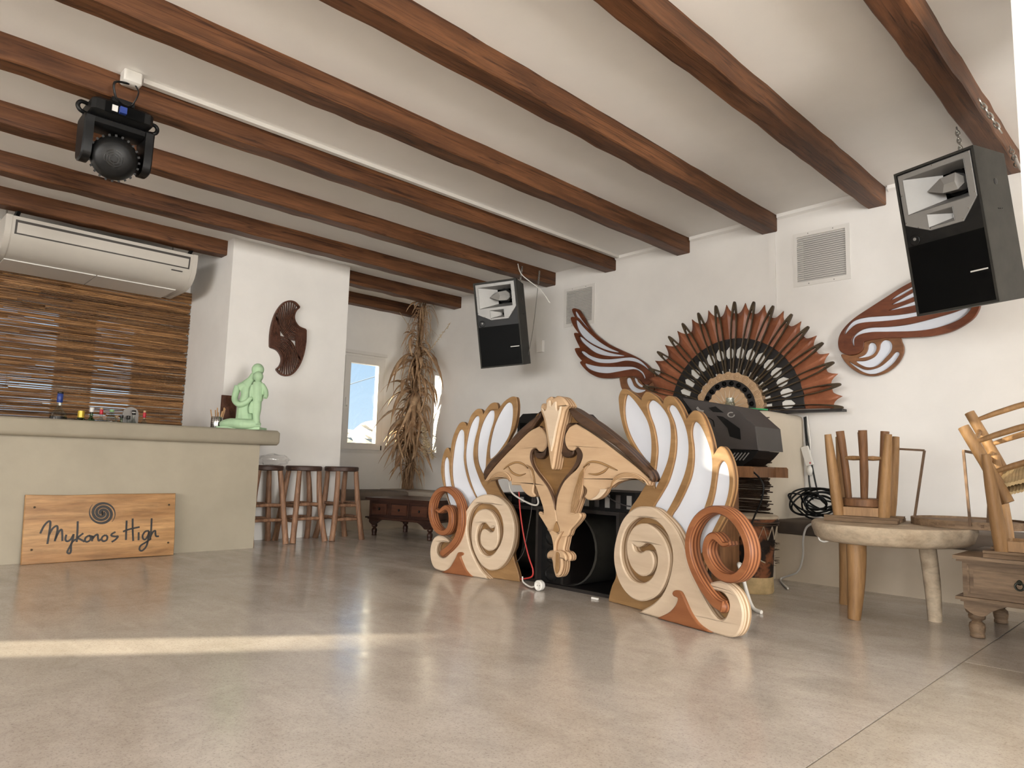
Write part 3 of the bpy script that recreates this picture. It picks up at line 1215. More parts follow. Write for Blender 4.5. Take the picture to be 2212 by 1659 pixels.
# crumpled bag on the first stool
b = MB()
rr = random.Random(2)
c = Vector((-6.53, 3.16, .80))
seg, rings = 18, 10
for i in range(rings + 1):
    a = PI * i / rings
    for k in range(seg):
        q = 2 * PI * k / seg
        r = 1 + rr.uniform(-.22, .22)
        b.v.append(c + Vector((.12 * r * math.sin(a) * math.cos(q), .15 * r * math.sin(a) * math.sin(q) + .03, .055 * r * math.cos(a))))
for i in range(rings):
    for k in range(seg):
        k2 = (k + 1) % seg
        b.f.append([i * seg + k, (i + 1) * seg + k, (i + 1) * seg + k2, i * seg + k2])
tag(b.build('plastic_bag', 'bag', smooth=80, origin=(-6.53, 3.16, .748)), 'crumpled clear plastic bag on the stool nearest the bar', 'bag')

# ------------------------------------------------------------------ things on and behind the bar
ZS = 0.952


def bottle(pxx, ytop, xw, body_r, prof, mat, label, extra=()):
    p = onx(pxx, ytop, xw)
    h = p.z - ZS
    t = thing('bottle', label, 'bottle', (xw, p.y, ZS), group='bottles behind the bar')
    b = MB()
    b.lathe([(r * body_r, z * h) for r, z in prof], (xw, p.y, ZS), 16)
    b.build('glass', mat, t, smooth=50)
    for nm, z0_, z1_, r, mm in extra:
        MB().lathe([(r * body_r * .9, z0_ * h), (r * body_r, z0_ * h + .002), (r * body_r, z1_ * h - .002), (r * body_r * .9, z1_ * h)], (xw, p.y, ZS), 14).build(nm, mm, t, smooth=50)
    return t


std = [(.9, 0), (1, .02), (1, .5), (.85, .58), (.42, .66), (.34, .72), (.34, .97), (.3, .99)]
bottle(131, 849, -6.86, .062, [(.9, 0), (1, .02), (1, .45), (.95, .52), (.6, .60), (.33, .66), (.30, .72), (.30, .98)], 'bottle', 'clear bottle with a blue neck foil, tallest behind the bar', (('neck_foil', .78, .985, .36, 'blue'), ('stopper', .985, 1.03, .36, 'ink'), ('label_band', .3, .46, 1.01, 'ink')))
bottle(176, 887, -6.84, .036, [(.9, 0), (1, .02), (1, .55), (.75, .72), (.6, .8), (.6, .98)], 'bottlegreen', 'dark bottle with yellow foil behind the bar', (('neck_foil', .72, 1.0, .72, 'yellow'),))
bottle(199, 880, -6.88, .036, std, 'bottlegreen', 'green bottle with a clear cap behind the bar', (('cap', .84, 1.0, .48, 'whiteplastic'),))
bottle(220, 881, -6.84, .032, std, 'bottle', 'clear bottle with a red neck label and cork, left of the round one', (('neck_label', .78, .94, .45, 'redcap'), ('stopper', .94, 1.0, .4, 'cork')))
bottle(242, 885, -6.83, .042, [(.9, 0), (1, .02), (1, .55), (.92, .72), (.5, .84), (.38, .88), (.38, .98)], 'bottle', 'round clear bottle with a green cap behind the bar', (('cap', .92, 1.0, .42, 'greencap'), ('label_band', .35, .5, 1.01, 'redcap')))
bottle(252, 898, -6.88, .03, std, 'bottle', 'short bottle with a cork stopper behind the bar', (('stopper', .9, 1.0, .5, 'cork'),))
bottle(263, 897, -6.82, .03, std, 'bottlegreen', 'small dark green bottle behind the bar', (('cap', .88, 1.0, .5, 'ink'),))
bottle(278, 898, -6.84, .03, std, 'bottle', 'small bottle with a black cap in front of the grey fan shape', (('cap', .84, 1.0, .52, 'ink'),))
bottle(290, 886, -6.86, .03, std, 'bottle', 'bottle with a black and white striped cap behind the bar', (('cap', .84, 1.0, .52, 'ink'), ('cap_band', .9, .93, .54, 'whiteplastic')))
bottle(313, 887, -6.84, .03, std, 'bottle', 'rightmost bottle behind the bar, with a red neck label', (('neck_label', .76, .93, .45, 'redcap'), ('stopper', .93, 1.0, .38, 'cork')))
# grey rounded card
p0, p1 = onx(264, 903, -6.92), onx(299, 903, -6.92)
pc = onx(281, 879, -6.92)
b = MB()
rad = (p1.y - p0.y) / 2
pts = [((p0.y), ZS), (p1.y, ZS)] + [((p0.y + p1.y) / 2 + rad * math.cos(PI * i / 16), pc.z - rad + rad * math.sin(PI * i / 16)) for i in range(17)]
b.prism([pts], 0, .012, lambda u, w_, d: Vector((-6.92 + d, u, w_)))
tag(b.build('serving_board', plain('grey_board', (0.27, 0.25, 0.235), .7), origin=(-6.92, (p0.y + p1.y) / 2, ZS)), 'grey rounded board standing behind the small bottles', 'board')

# cutlery tin with sticks
p = onx(468, 922, -6.62)
ZT = 1.072
t = thing('cutlery_tin', 'perforated steel tin holding wooden sticks on the bar', 'tin', (-6.62, p.y, ZT))
b = MB()
b.lathe([(.052, 0), (.054, .004), (.054, .112), (.051, .116), (.050, .112), (.049, .008), (0.001, .008)], (-6.62, p.y, ZT), 20, caps=False)
b.build('can', 'steel', t, smooth=40)
for k in range(10):
    for r_ in range(5):
        q = -PI / 2 + k * .35
        c = Vector((-6.62 + .0545 * math.cos(q), p.y + .0545 * math.sin(q), ZT + .025 + r_ * .018))
        MB().ball(c, .0035, 6, 4).build('perforation', 'black', t)
rr = random.Random(8)
for k in range(11):
    q = rr.uniform(0, 2 * PI)
    o0 = Vector((-6.62 + .03 * math.cos(q), p.y + .03 * math.sin(q), ZT + .01))
    o1 = Vector((-6.62 + .06 * math.cos(q + .3), p.y + .062 * math.sin(q + .3), ZT + .175 + rr.uniform(-.02, .035)))
    MB().tube([o0, o1], .006, 5, flat=.4).build('wooden_stick', 'tan', t)
# dark wooden menu holder
pa, pb = onx(481, 853, -6.68), onx(508, 853, -6.68)
b = MB()
b.box((-6.71, pa.y, ZT), (-6.68, pb.y + .02, pa.z))
tag(b.build('menu_block', 'drawerdark', origin=(-6.69, (pa.y + pb.y) / 2, ZT)), 'dark wooden block standing behind the green statue', 'block')

# ------------------------------------------------------------------ green statue
stc = onz(522, 925.5, ZT)
stc = onx(522, 925, -6.40)
SP = Plane((-6.40, stc.y, ZT), (CR.x, CR.y, 0))


def sp3(zx, zy, d=0.0):
    u, w_ = SP.uv(440 + zx / 8.733, 770 + zy / 8.733, 0)
    return SP.at(u, max(w_, -.0), d)


ks = 1 / 8.733 / FPX * (Vector((-6.4, stc.y, 0)).length) * .985
t = thing('mother_and_child_statue', 'mint green statue of a seated figure embracing a child, on the bar', 'statue', (-6.40, stc.y, ZT))


def fused(name, mb, parent, vox=.005, mat='green', it=3):
    o = mb.build(name, mat, parent)
    md = o.modifiers.new('fuse', 'REMESH')
    md.mode = 'VOXEL'
    md.voxel_size = vox
    md.use_smooth_shade = True
    ms = o.modifiers.new('soft', 'SMOOTH')
    ms.factor = .5
    ms.iterations = it
    return o


b = MB()
tub = lambda pts, rs, d=None: b.tube(sm3([sp3(*p) for p in pts], 5), [r * ks for r in rs], 12)
tub([(800, 1230, -.02), (785, 1080, -.01), (788, 950, 0), (825, 760, 0), (830, 640, 0), (825, 560, -.005)], [225, 162, 138, 116, 120, 95])
tub([(690, 600, 0), (800, 560, 0), (930, 570, 0)], [95, 95, 80])
tub([(820, 540, 0), (900, 440, 0), (960, 350, .005)], [110, 72, 66])
b.ball(sp3(1022, 250, 0), (112 * ks, 108 * ks, 114 * ks))
tub([(1010, 270, .005), (990, 360, .02)], [95, 62])
tub([(650, 560, 0), (612, 700, .012), (618, 830, .04), (720, 915, .07), (850, 890, .085), (950, 800, .085), (970, 690, .08)], [66, 58, 54, 52, 46, 40, 24])
tub([(950, 590, 0), (990, 700, -.01), (1010, 800, -.02)], [60, 52, 45])
tub([(370, 1285, .02), (560, 1265, .07), (800, 1285, .10), (1010, 1290, .07), (1110, 1310, .05)], [70, 88, 92, 85, 40])
tub([(420, 1290, -.05), (700, 1260, -.08), (1000, 1290, -.04)], [70, 95, 75])
tub([(800, 1270, 0), (800, 1200, 0)], [230, 200])
for p_ in list(b.v):
    p_.z = max(p_.z, ZT + .001)
fused('seated_figure', b, t)
b = MB()
tub([(1065, 500, .06), (1065, 600, .065), (1070, 740, .065), (1065, 850, .06)], [80, 98, 100, 85])
b.ball(sp3(1076, 395, .065), (90 * ks, 88 * ks, 94 * ks))
tub([(1076, 440, .05), (1070, 520, .06)], [50, 60])
tub([(1140, 545, .06), (1205, 640, .065), (1235, 740, .085), (1235, 800, .11)], [48, 44, 44, 38])
tub([(990, 560, .085), (965, 680, .10), (965, 790, .105)], [30, 32, 28])
tub([(1050, 860, .06), (1045, 1000, .06), (1040, 1130, .065), (1050, 1240, .07), (1090, 1300, .09)], [82, 78, 62, 62, 42])
tub([(980, 870, .06), (950, 980, .075), (945, 1090, .08)], [45, 44, 30])
fused('child_figure', b, t)
b = MB()
pl = [sp3(285, 1335), sp3(1155, 1365)]
c = (pl[0] + pl[1]) / 2
hl = (pl[1] - pl[0]).length / 2
Tb = Matrix.Translation((c.x, c.y, ZT)) @ Matrix(((CR.x, -CR.y, 0, 0), (CR.y, CR.x, 0, 0), (0, 0, 1, 0), (0, 0, 0, 1)))
b.box((-hl * .93, -.10, 0), (hl * .93, .09, .022), Tb)
b.build('base', 'green', t)

# ------------------------------------------------------------------ swirl wall art on the pier
WP = Plane((-6.855, 3.45, 1.9), (0, 1, 0))
Mw = Matrix(((0, -1, 0, -6.855), (1, 0, 0, 3.45), (0, 0, 1, 1.9), (0, 0, 0, 1)))
t = thing('swirl_wall_art', 'dark brown slatted swirl carving hung on the white pier', 'wall art', mat=Mw)
wt = lambda pts, f=.03: WP.tr(pts, 480, 500, 3.456, f)
wat = lambda u, w_, d: WP.at(u, w_, d)
notch = [(578, 565), (552, 590), (538, 630), (545, 672), (575, 712), (625, 733)]
convex = [(578, 565), (545, 530), (500, 520), (455, 540), (410, 600), (380, 680), (364, 770), (362, 860)]
nc = sm(notch, False, 8)
cc = sm(convex, False, 8)
cen = (493.5, 797)
rot = lambda p: (2 * cen[0] - p[0], 2 * cen[1] - p[1])


def resample(l, n):
    d = [0]
    for a, c in zip(l[:-1], l[1:]):
        d.append(d[-1] + math.hypot(c[0] - a[0], c[1] - a[1]))
    o = []
    j = 0
    for i in range(n):
        s_ = d[-1] * i / (n - 1)
        while j < len(d) - 2 and d[j + 1] < s_:
            j += 1
        f_ = (s_ - d[j]) / max(d[j + 1] - d[j], 1e-9)
        o.append((l[j][0] + (l[j + 1][0] - l[j][0]) * f_, l[j][1] + (l[j + 1][1] - l[j][1]) * f_))
    return o


CA = resample(cc, 101)
lp2 = lambda a, c_, f: (a[0] + (c_[0] - a[0]) * f, a[1] + (c_[1] - a[1]) * f)
for fam in range(2):
    fl = rot if fam else (lambda p: p)
    for edge in (notch, convex):
        ribbon(MB(), wt([fl(p) for p in edge]), .008, .034, .034, wat, 5).build('border_slat', 'drawerdark', t)
    for k in range(1, 12):
        f_ = k / 11.0
        P_ = CA[int(3 + 44 * f_)]
        pts = [P_, lp2((552, 592), (412, 640), f_), lp2((540, 640), (432, 715), f_), lp2((555, 690), (478, 785), f_), lp2((590, 720), (545, 812), f_), (625 - 3 * f_, 733 + 80 * f_)]
        ribbon(MB(), wt([fl(p) for p in pts]), .0042, .030 - .008 * f_, .014, wat, 4).build('slat', 'drawerdark', t)
    for k in range(1, 9):
        f_ = k / 9.0
        P_ = CA[int(52 + 30 * (1 - f_))]
        pts = [lp2(CA[50], (418, 655), f_), lp2(CA[72], (440, 752), f_), lp2((363, 860), (440, 868), f_)]
        ribbon(MB(), wt([fl(p) for p in pts]), .0042, .026, .014, wat, 5).build('slat', 'drawerdark', t)


# ================================================================== BENCH, CUSHIONS, LEFT TABLE
BF = 5.335         # bench front along the back wall
BXF = -7.275       # bench front along the window wall
t = thing('wall_bench', 'low plastered corner bench built along the walls', 'bench', (-6, 5.6, 0))
b = MB()
b.box((XW + .001, 4.12, 0), (BXF, D - .001, .345))
b.build('bench_body', 'bench', t)
b = MB()
b.box((BXF, BF, 0), (-3.42, D - .001, .345)).box((-2.49, BF, 0), (XR - .1, D - .001, .345))
b.build('bench_body', 'bench', t)


def cushion(a, c, label, mat):
    b = MB()
    (x0_, y0_, z0_), (x1_, y1_, z1_) = a, c
    e = .018
    lv = [(z0_, e), (z0_ + e, 0), (z1_ - e, 0), (z1_, e)]
    vs, fs = [], []
    for z, i in lv:
        vs += [(x0_ + i, y0_ + i, z), (x1_ - i, y0_ + i, z), (x1_ - i, y1_ - i, z), (x0_ + i, y1_ - i, z)]
    for j in range(3):
        for k in range(4):
            fs.append((j * 4 + k, j * 4 + (k + 1) % 4, j * 4 + 4 + (k + 1) % 4, j * 4 + 4 + k))
    fs += [(3, 2, 1, 0), (12, 13, 14, 15)]
    b.add(vs, fs)
    o = b.build('bench_cushion', mat, smooth=60, origin=((x0_ + x1_) / 2, (y0_ + y1_) / 2, z0_))
    tag(o, label, 'cushion', 'bench cushions')


cushion((XW + .02, 4.125, .346), (BXF + .02, BF + .02, .445), 'taupe bench cushion under the small window', 'cushion')
cushion((XW + .02, BF + .03, .346), (-5.55, D - .02, .45), 'light beige bench cushion in the corner behind the dark carved table', 'cushion2')
cushion((-5.53, BF - .02, .346), (-3.45, D - .02, .45), 'beige bench cushion behind the carved wings', 'cushion2')
cushion((-2.47, BF - .025, .346), (0.6, D - .02, .452), 'taupe bench cushion behind the slab table', 'cushion')


def turned_leg(m, c, h, r, seg=14):
    P = [(.72, 0), (.86, .03), (.86, .10), (.78, .14), (.88, .22), (.95, .36), (.88, .47), (.55, .54), (.60, .58), (.95, .64), (1.0, .72), (.9, .80), (.6, .84), (.6, .87), (.98, .90), (.98, 1.0)]
    m.lathe([(r * a, h * z) for a, z in P], c, seg)


def drawer_table(name, label, w, d, h, mats, rz, loc, ndraw, knob, leg_r=.034, leg_h=.155, sub=True):
    """local: x along the front, front face at y = 0, depth toward +y"""
    mt, md = mats
    t = thing(name, label, 'table', loc, rz)
    b = MB()
    b.box((-.035, -.035, h - .018), (w + .035, d + .035, h)).box((-.022, -.022, h - .03), (w + .022, d + .022, h - .018))
    b.build('table_top', mt, t, local=True)
    b = MB()
    b.box((0, 0, leg_h + .055), (w, d, h - .03))
    b.build('carcass', mt, t, local=True)
    b = MB()
    b.box((-.03, -.03, leg_h + .04), (w + .03, d + .03, leg_h + .056)).box((-.012, -.012, leg_h + .03), (w + .012, d + .012, leg_h + .04))
    b.build('lower_moulding', mt, t, local=True)
    z0_, z1_ = leg_h + .075, h - .05
    gap = .03
    dw = (w - gap * (ndraw + 1)) / ndraw
    for k in range(ndraw):
        xa = gap + k * (dw + gap)
        b = MB()
        b.box((xa - .008, -.004, z0_ - .008), (xa + dw + .008, .01, z0_)).box((xa - .008, -.004, z1_), (xa + dw + .008, .01, z1_ + .008)).box((xa - .008, -.004, z0_), (xa, .01, z1_)).box((xa + dw, -.004, z0_), (xa + dw + .008, .01, z1_))
        b.build('drawer_surround', 'chestdark' if mt == 'chestdark' else 'chest', t, local=True)
        b = MB()
        b.hexa([(xa + .004, .004, z0_ + .004), (xa + dw - .004, .004, z0_ + .004), (xa + dw - .004, .02, z0_ + .004), (xa + .004, .02, z0_ + .004), (xa + .004, .004, z1_ - .004), (xa + dw - .004, .004, z1_ - .004), (xa + dw - .004, .02, z1_ - .004), (xa + .004, .02, z1_ - .004)])
        b.box((xa + .02, -.010, z0_ + .016), (xa + dw - .02, .006, z1_ - .016))
        dr = b.build('drawer', md, t, local=True)
        cx, cz = xa + dw / 2, (z0_ + z1_) / 2
        b = MB()
        if knob == 'ring':
            b.ball((cx, -.014, cz + .012), (.013, .008, .013), 10, 6)
            ring = [(cx + .018 * math.cos(q), -.02, cz - .006 + .018 * math.sin(q)) for q in [2 * PI * i / 16 for i in range(17)]]
            b.tube(ring, .005, 6, caps=False)
        else:
            b.ball((cx, -.014, cz), (.011, .012, .014), 8, 6)
        b.build('knob', 'blackplastic' if knob != 'ring' else plain('dark_bronze', (.03, .032, .024), .4, .6), dr, local=True)
    for sx, sy in ((0, 0), (1, 0), (0, 1), (1, 1)):
        cx, cy = (.045 if sx == 0 else w - .045), (.045 if sy == 0 else d - .045)
        # scalloped bracket under the moulding: one along the front/back, one along the side
        b = MB()
        prof = [(0, 0), (.03, -.018), (.07, -.034), (.10, -.03), (.12, -.012), (.14, 0), (.15, .03), (0, .03)]
        pr = [(-.0 + a, c_ + leg_h) for a, c_ in sm([(0, -.002, 1), (.04, -.03), (.085, -.034), (.115, -.01), (.15, .012), (.19, .03, 1), (0, .03, 1)], True, 3)]
        yy = 0.0 if sy == 0 else d - .02
        b.prism([[((a if sx == 0 else w - a), z) for a, z in pr]], 0, .02, lambda u, v, dd: Vector((u, yy - dd, v)))
        xx = 0.0016 if sx == 0 else w - .0216
        b.prism([[((a + .001 if sy == 0 else d - a - .001), z - .0006) for a, z in pr]], 0, .02, lambda u, v, dd: Vector((xx - dd, u, v)))
        b.box((cx - .042, cy - .042, leg_h - .002), (cx + .042, cy + .042, leg_h + .028))
        b.build('bracket', mt, t, local=True)
        b = MB()
        turned_leg(b, (cx, cy, 0), leg_h, leg_r)
        b.build('leg', mt, t, smooth=50, local=True)
    return t


fa, fb = onz(808, 1156, 0), onz(928, 1168, 0)
ang = math.atan2(fb.y - fa.y, fb.x - fa.x)
dirx, diry = Vector((math.cos(ang), math.sin(ang), 0)), Vector((-math.sin(ang), math.cos(ang), 0))
wtab = (fb - fa).length + .09 + .30
loc = fa - dirx * .045 - diry * .045
drawer_table('carved_coffee_table', 'low dark carved coffee table with small drawers behind the left wing', (fb - fa).length + .09, .62, .415, ('chestdark', 'drawerdark'), ang, loc, 3, 'knob', .033, .15)

# ------------------------------------------------------------------ dried plant in the corner
pc = Vector((-7.66, 5.60, .45))
t = thing('dried_plant', 'tall bundle of dried leaves and plumes standing in the corner', 'plant', tuple(pc))
stem_px = [(880, 1056), (888, 1000), (884, 930), (896, 860), (902, 790), (906, 720), (916, 655)]
PY = 5.58
stem = [ony(x, y, PY) for x, y in stem_px]
for k in range(7):
    rr = random.Random(k + 40)
    pth = [p + Vector((rr.uniform(-.05, .05), rr.uniform(-.05, .05), 0)) for p in stem]
    MB().tube(sm3(pth, 4), [.03, .026, .022, .02, .016, .012, .008], 7).build('stem', 'drystem', t, smooth=60)
for k in range(5):
    rr = random.Random(k + 60)
    q = rr.uniform(-.5, .5)
    base = stem[0] + Vector((q * .22, rr.uniform(-.05, .05), 0))
    b = MB()
    pth = [base, base + Vector((-q * .03, 0, .14)), stem[1] + Vector((q * .06, 0, .05))]
    b.tube(sm3(pth, 4), [.055, .045, .03], 8, flat=.35)
    b.build('sheath', 'drystem', t, smooth=60)


def leaf_mesh(seed, L_, drop, wid):
    """one curled strap leaf: rises, arches over and hangs"""
    rr = random.Random(seed)
    n = 9
    vs, fs = [], []
    tw = rr.uniform(-1.2, 1.2)
    for i in range(n + 1):
        s_ = i / n
        x = L_ * (.42 * math.sin(s_ * 1.7)) + L_ * .12 * s_
        z = L_ * (.42 * math.sin(min(s_ * 2.2, 2.2)) * .35 - drop * s_ ** 1.7)
        ww = wid * (math.sin(PI * min(s_ * .9 + .1, 1)) ** .7) + .001
        a = tw * s_ + rr.uniform(-.15, .15)
        dx, dy = math.sin(a) * ww, math.cos(a) * ww
        vs += [(x - dx * .4, -dy, z - dx * .5), (x, 0, z + ww * .35), (x + dx * .4, dy, z + dx * .5)]
    for i in range(n):
        o = i * 3
        fs += [(o, o + 1, o + 4, o + 3), (o + 1, o + 2, o + 5, o + 4)]
    m = MB()
    m.add(vs, fs)
    return m


protos = []
for k in range(8):
    o = leaf_mesh(k, 1.0, [.55, .8, .95, .7, 1.0, .85, .4, .9][k], [.05, .036, .044, .055, .034, .046, .04, .036][k]).build('leaf', 'dryleaf', t, smooth=80, local=True)
    md = o.modifiers.new('thickness', 'SOLIDIFY')
    md.thickness = .0025
    protos.append(o)
used = set()
rr = random.Random(77)
clusters = [(.99, 16, .20, (2.9, 4.4)), (.80, 26, .26, (0, 6.28)), (.70, 36, .38, (0, 6.28)), (.60, 30, .40, (0, 6.28)), (.50, 44, .46, (0, 6.28)), (.40, 34, .42, (0, 6.28)), (.30, 30, .38, (0, 6.28)), (.26, 26, .42, (3.4, 5.8)), (.15, 14, .30, (0, 6.28))]
for (s_, cnt, ln, qr) in clusters:
    for k in range(cnt):
        x = min(max(s_ + rr.gauss(0, .035), .02), .995) * (len(stem) - 1)
        i = min(int(x), len(stem) - 2)
        p = stem[i].lerp(stem[i + 1], x - i)
        kk = rr.randrange(8)
        if kk not in used:
            used.add(kk)
            o = protos[kk]
        else:
            o = protos[kk].copy()
            COL.objects.link(o)
        q = rr.uniform(0, 2 * PI)
        # keep most leaves on the room side of the corner
        if math.cos(q - math.radians(-45)) < -.1 and rr.random() < .75:
            q += PI
        sc = ln * rr.uniform(.7, 1.7)
        if math.cos(q) < -.3:
            sc *= .6
        if math.sin(q) > .3:
            sc *= .6
        o.location = p - pc + Vector((.04 * math.cos(q), .04 * math.sin(q), 0))
        o.rotation_euler = (rr.uniform(-.5, .5), rr.uniform(-.6, .35), q)
        o.scale = (sc, sc * rr.uniform(.8, 1.4), sc)
# fine hanging strands between the leaves
b = MB()
rr = random.Random(31)
for k in range(320):
    x = rr.uniform(.12, .98) * (len(stem) - 1)
    i = min(int(x), len(stem) - 2)
    p = stem[i].lerp(stem[i + 1], x - i)
    q = math.radians(-45) + rr.uniform(-1.7, 1.7)
    dr = Vector((math.cos(q), math.sin(q), 0))
    l1, l2 = rr.uniform(.04, .20), rr.uniform(.10, .38)
    b.tube(sm3([p, p + dr * l1 * .6 + Vector((0, 0, .03)), p + dr * l1 + Vector((0, 0, -l2 * .4)), p + dr * l1 * 1.05 + Vector((rr.uniform(-.03, .03), rr.uniform(-.03, .03), -l2))], 3), [.0035, .004, .003, .0012], 4)
b.v = [Vector((max(p_.x, XW + .012), min(p_.y, D - .012), max(p_.z, .47))) for p_ in b.v]
o = b.build('strands', 'dryleaf', t, smooth=80)
o['kind'] = 'stuff'
# feathery plumes
for k, (pts, n) in enumerate(([[(905, 760), (880, 700), (858, 668)], 26], [[(915, 770), (945, 735), (973, 697)], 30], [[(905, 900), (920, 940), (918, 985)], 90], [[(900, 930), (928, 960), (934, 985)], 60])):
    pth = sm3([ony(x, y, PY - .08) for x, y in pts], 6)
    b = MB()
    b.tube(pth, .003, 4)
    rr = random.Random(k)
    fluffy = n > 50
    for j in range(n):
        s_ = rr.uniform(.3, 1) * (len(pth) - 1)
        i = min(int(s_), len(pth) - 2)
        p = pth[i].lerp(pth[i + 1], s_ - i)
        ln = .07 if fluffy else .035
        d = Vector((rr.uniform(-1, 1), rr.uniform(-1, .4), rr.uniform(-1.0, .3))).normalized() * ln * rr.uniform(.5, 1)
        b.tube([p, p + d * .5, p + d], [.004 if fluffy else .002, .007 if fluffy else .004, .001], 4)
    o = b.build('plume', 'plume', t, smooth=80)
    o['kind'] = 'stuff'


# ================================================================== HANGING LOUDSPEAKERS
def speaker(label, loc, yaw, pit, rol, sc=1.0):
    """local: front face at y = 0 looking toward -y"""
    w_, h_, d_ = .471, .90, .386
    Mx = Matrix.Translation(Vector(loc)) @ Euler((pit, rol, yaw), 'YXZ').to_matrix().to_4x4()
    Mx = Matrix.Translation(Vector(loc)) @ Matrix.Rotation(yaw, 4, 'Z') @ Matrix.Rotation(pit, 4, 'X') @ Matrix.Rotation(rol, 4, 'Y')
    t = thing('loudspeaker', label, 'loudspeaker', mat=Mx, group='hanging loudspeakers')
    W2, H2 = w_ / 2, h_ / 2
    b = MB()
    # cabinet with a slightly narrower back
    f_, k_ = .006, .03
    b.add([(-W2, f_, -H2), (W2, f_, -H2), (W2 - k_, d_, -H2 + .01), (-W2 + k_, d_, -H2 + .01), (-W2, f_, H2), (W2, f_, H2), (W2 - k_, d_, H2 - .02), (-W2 + k_, d_, H2 - .02)], [(0, 3, 2, 1), (4, 5, 6, 7), (1, 2, 6, 5), (2, 3, 7, 6), (3, 0, 4, 7)])
    # front lip
    e = .014
    b.box((-W2, -.008, -H2), (W2, f_, -H2 + e)).box((-W2, -.008, H2 - e), (W2, f_, H2)).box((-W2, -.008, -H2 + e), (-W2 + e, f_, H2 - e)).box((W2 - e, -.008, -H2 + e), (W2, f_, H2 - e))
    b.build('cabinet', 'carpet', t, local=True)
    MB().box((-W2 + e, -.004, -H2 + e), (W2 - e, .0, -.02)).build('grille', 'grille', t, local=True)
    to = lambda u, v, d: Vector((u, -d, v))
    # horn plate outline with two rectangular mouths
    pl = [(-W2 + .022, H2 - .022), (W2 - .022, H2 - .022), (W2 - .022, .165), (W2 - .115, .045), (-W2 + .165, .045), (-W2 + .022, .115)]
    mouth1 = [(-W2 + .052, H2 - .055), (W2 - .06, H2 - .055), (W2 - .06, .175), (-W2 + .052, .175)]
    mouth2 = [(-.075, .145), (.075, .145), (.075, .065), (-.075, .065)]
    MB().prism([[(-W2 + e, -H2 + e), (W2 - e, -H2 + e), (W2 - e, H2 - e), (-W2 + e, H2 - e)], mouth1, mouth2], .001, .008, to).build('baffle', 'blackplastic', t, local=True)
    MB().prism([pl, mouth1, mouth2], .010, .012, to, .003).build('horn_plate', 'silver', t, local=True)

    def funnel(mo, cx, cz, rx, rz, dep, nm):
        b = MB()
        outer = [Vector((u, -.010, v)) for u, v in mo]
        inner = [Vector((cx - rx, dep, cz + rz)), Vector((cx + rx, dep, cz + rz)), Vector((cx + rx, dep, cz - rz)), Vector((cx - rx, dep, cz - rz))]
        b.add(outer + inner, [(k, (k + 1) % 4, 4 + (k + 1) % 4, 4 + k) for k in range(4)])
        o = b.build(nm, 'silver', t, local=True)
        m = o.modifiers.new('t', 'SOLIDIFY')
        m.thickness = .002
        return o
    f1 = funnel(mouth1, .07, .29, .075, .075, .10, 'horn_mouth')
    funnel(mouth2, .05, .105, .012, .014, .06, 'tweeter_mouth')
    MB().lathe([(.078, 0), (.078, .02)], (.075, .085, .29), 20, Matrix.Rotation(-PI / 2, 4, 'X')).build('horn_throat', 'grille', t, local=True)
    # wedge-shaped phase plug
    b = MB()
    cx, cz = .06, .285
    P = [(cx - .135, .03, cz), (cx - .03, -.004, cz + .045), (cx + .055, .0, cz + .05), (cx + .085, .02, cz + .018), (cx + .085, .02, cz - .02), (cx + .055, .0, cz - .05), (cx - .03, -.004, cz - .045), (cx - .01, -.012, cz), (cx + .05, -.012, cz)]
    Q = [(p[0], .085, p[2]) for p in P[:7]]
    b.add(P + Q, [(0, 7, 1), (0, 6, 7), (1, 7, 8, 2), (7, 6, 5, 8), (2, 8, 3), (3, 8, 4), (8, 5, 4)] + [(k, (k + 1) % 7, 9 + (k + 1) % 7, 9 + k) for k in range(7)] + [tuple(range(15, 8, -1))])
    b.build('phase_plug', 'silver', t, local=True)
    for u, v in ((-W2 + .03, H2 - .03), (0, H2 - .03), (W2 - .03, H2 - .03), (W2 - .03, .19), (-W2 + .03, .13), (-W2 + .03, .30), (W2 - .03, .32), (-W2 + .10, .085), (W2 - .075, .11), (W2 - .115, .058), (-W2 + .168, .058)):
        MB().ball((u, -.011, v), (.004, .002, .004), 6, 4).build('screw', 'steel', t, local=True)
    T = Matrix.Rotation(PI / 2, 4, 'X')
    b = MB()
    b.lathe([(.033, 0), (.033, .004), (.028, .006), (.027, .004), (.001, .004)], (-W2 + .06, -.001, .015), 20, T, caps=False)
    bd = b.build('badge', 'blackplastic', t, local=True)
    MB().lathe([(.010, 0), (.010, .002), (.006, .003)], (-W2 + .062, -.005, .021), 12, T).build('badge_emblem', 'silver', bd, local=True)
    MB().box((W2 - .125, -.006, -.255), (W2 - .03, -.002, -.247)).build('reflective_strip', 'whiteplastic', t, local=True)
    # side fittings
    MB().ball((W2 - .012, .20, .25), (.004, .02, .02), 8, 6).build('rigging_point', 'black', t, local=True)
    for k in (-.02, .0, .02):
        MB().ball((W2 - .012, .20 + k, .09), (.003, .004, .004), 6, 4).build('rigging_point', 'black', t, local=True)
    return t


def chain_tube(name, pts, r, mat, parent_label=None, cat='cable', label=''):
    b = MB()
    b.tube(sm3(pts, 6), r, 6)
    o = b.build(name, mat, smooth=60, origin=tuple(Vector(pts[0])))
    return tag(o, label, cat)


spL = (-5.264, 4.95, 2.272)
spR = (-1.097, 4.644, 2.24)
speaker('small far black loudspeaker with silver horn, hanging near the dried plant', spL, math.radians(28.83), math.radians(8.87), math.radians(-4.51))
speaker('large near black loudspeaker with silver horn at the top right', spR, math.radians(-15.8), math.radians(10.95), math.radians(-.66))


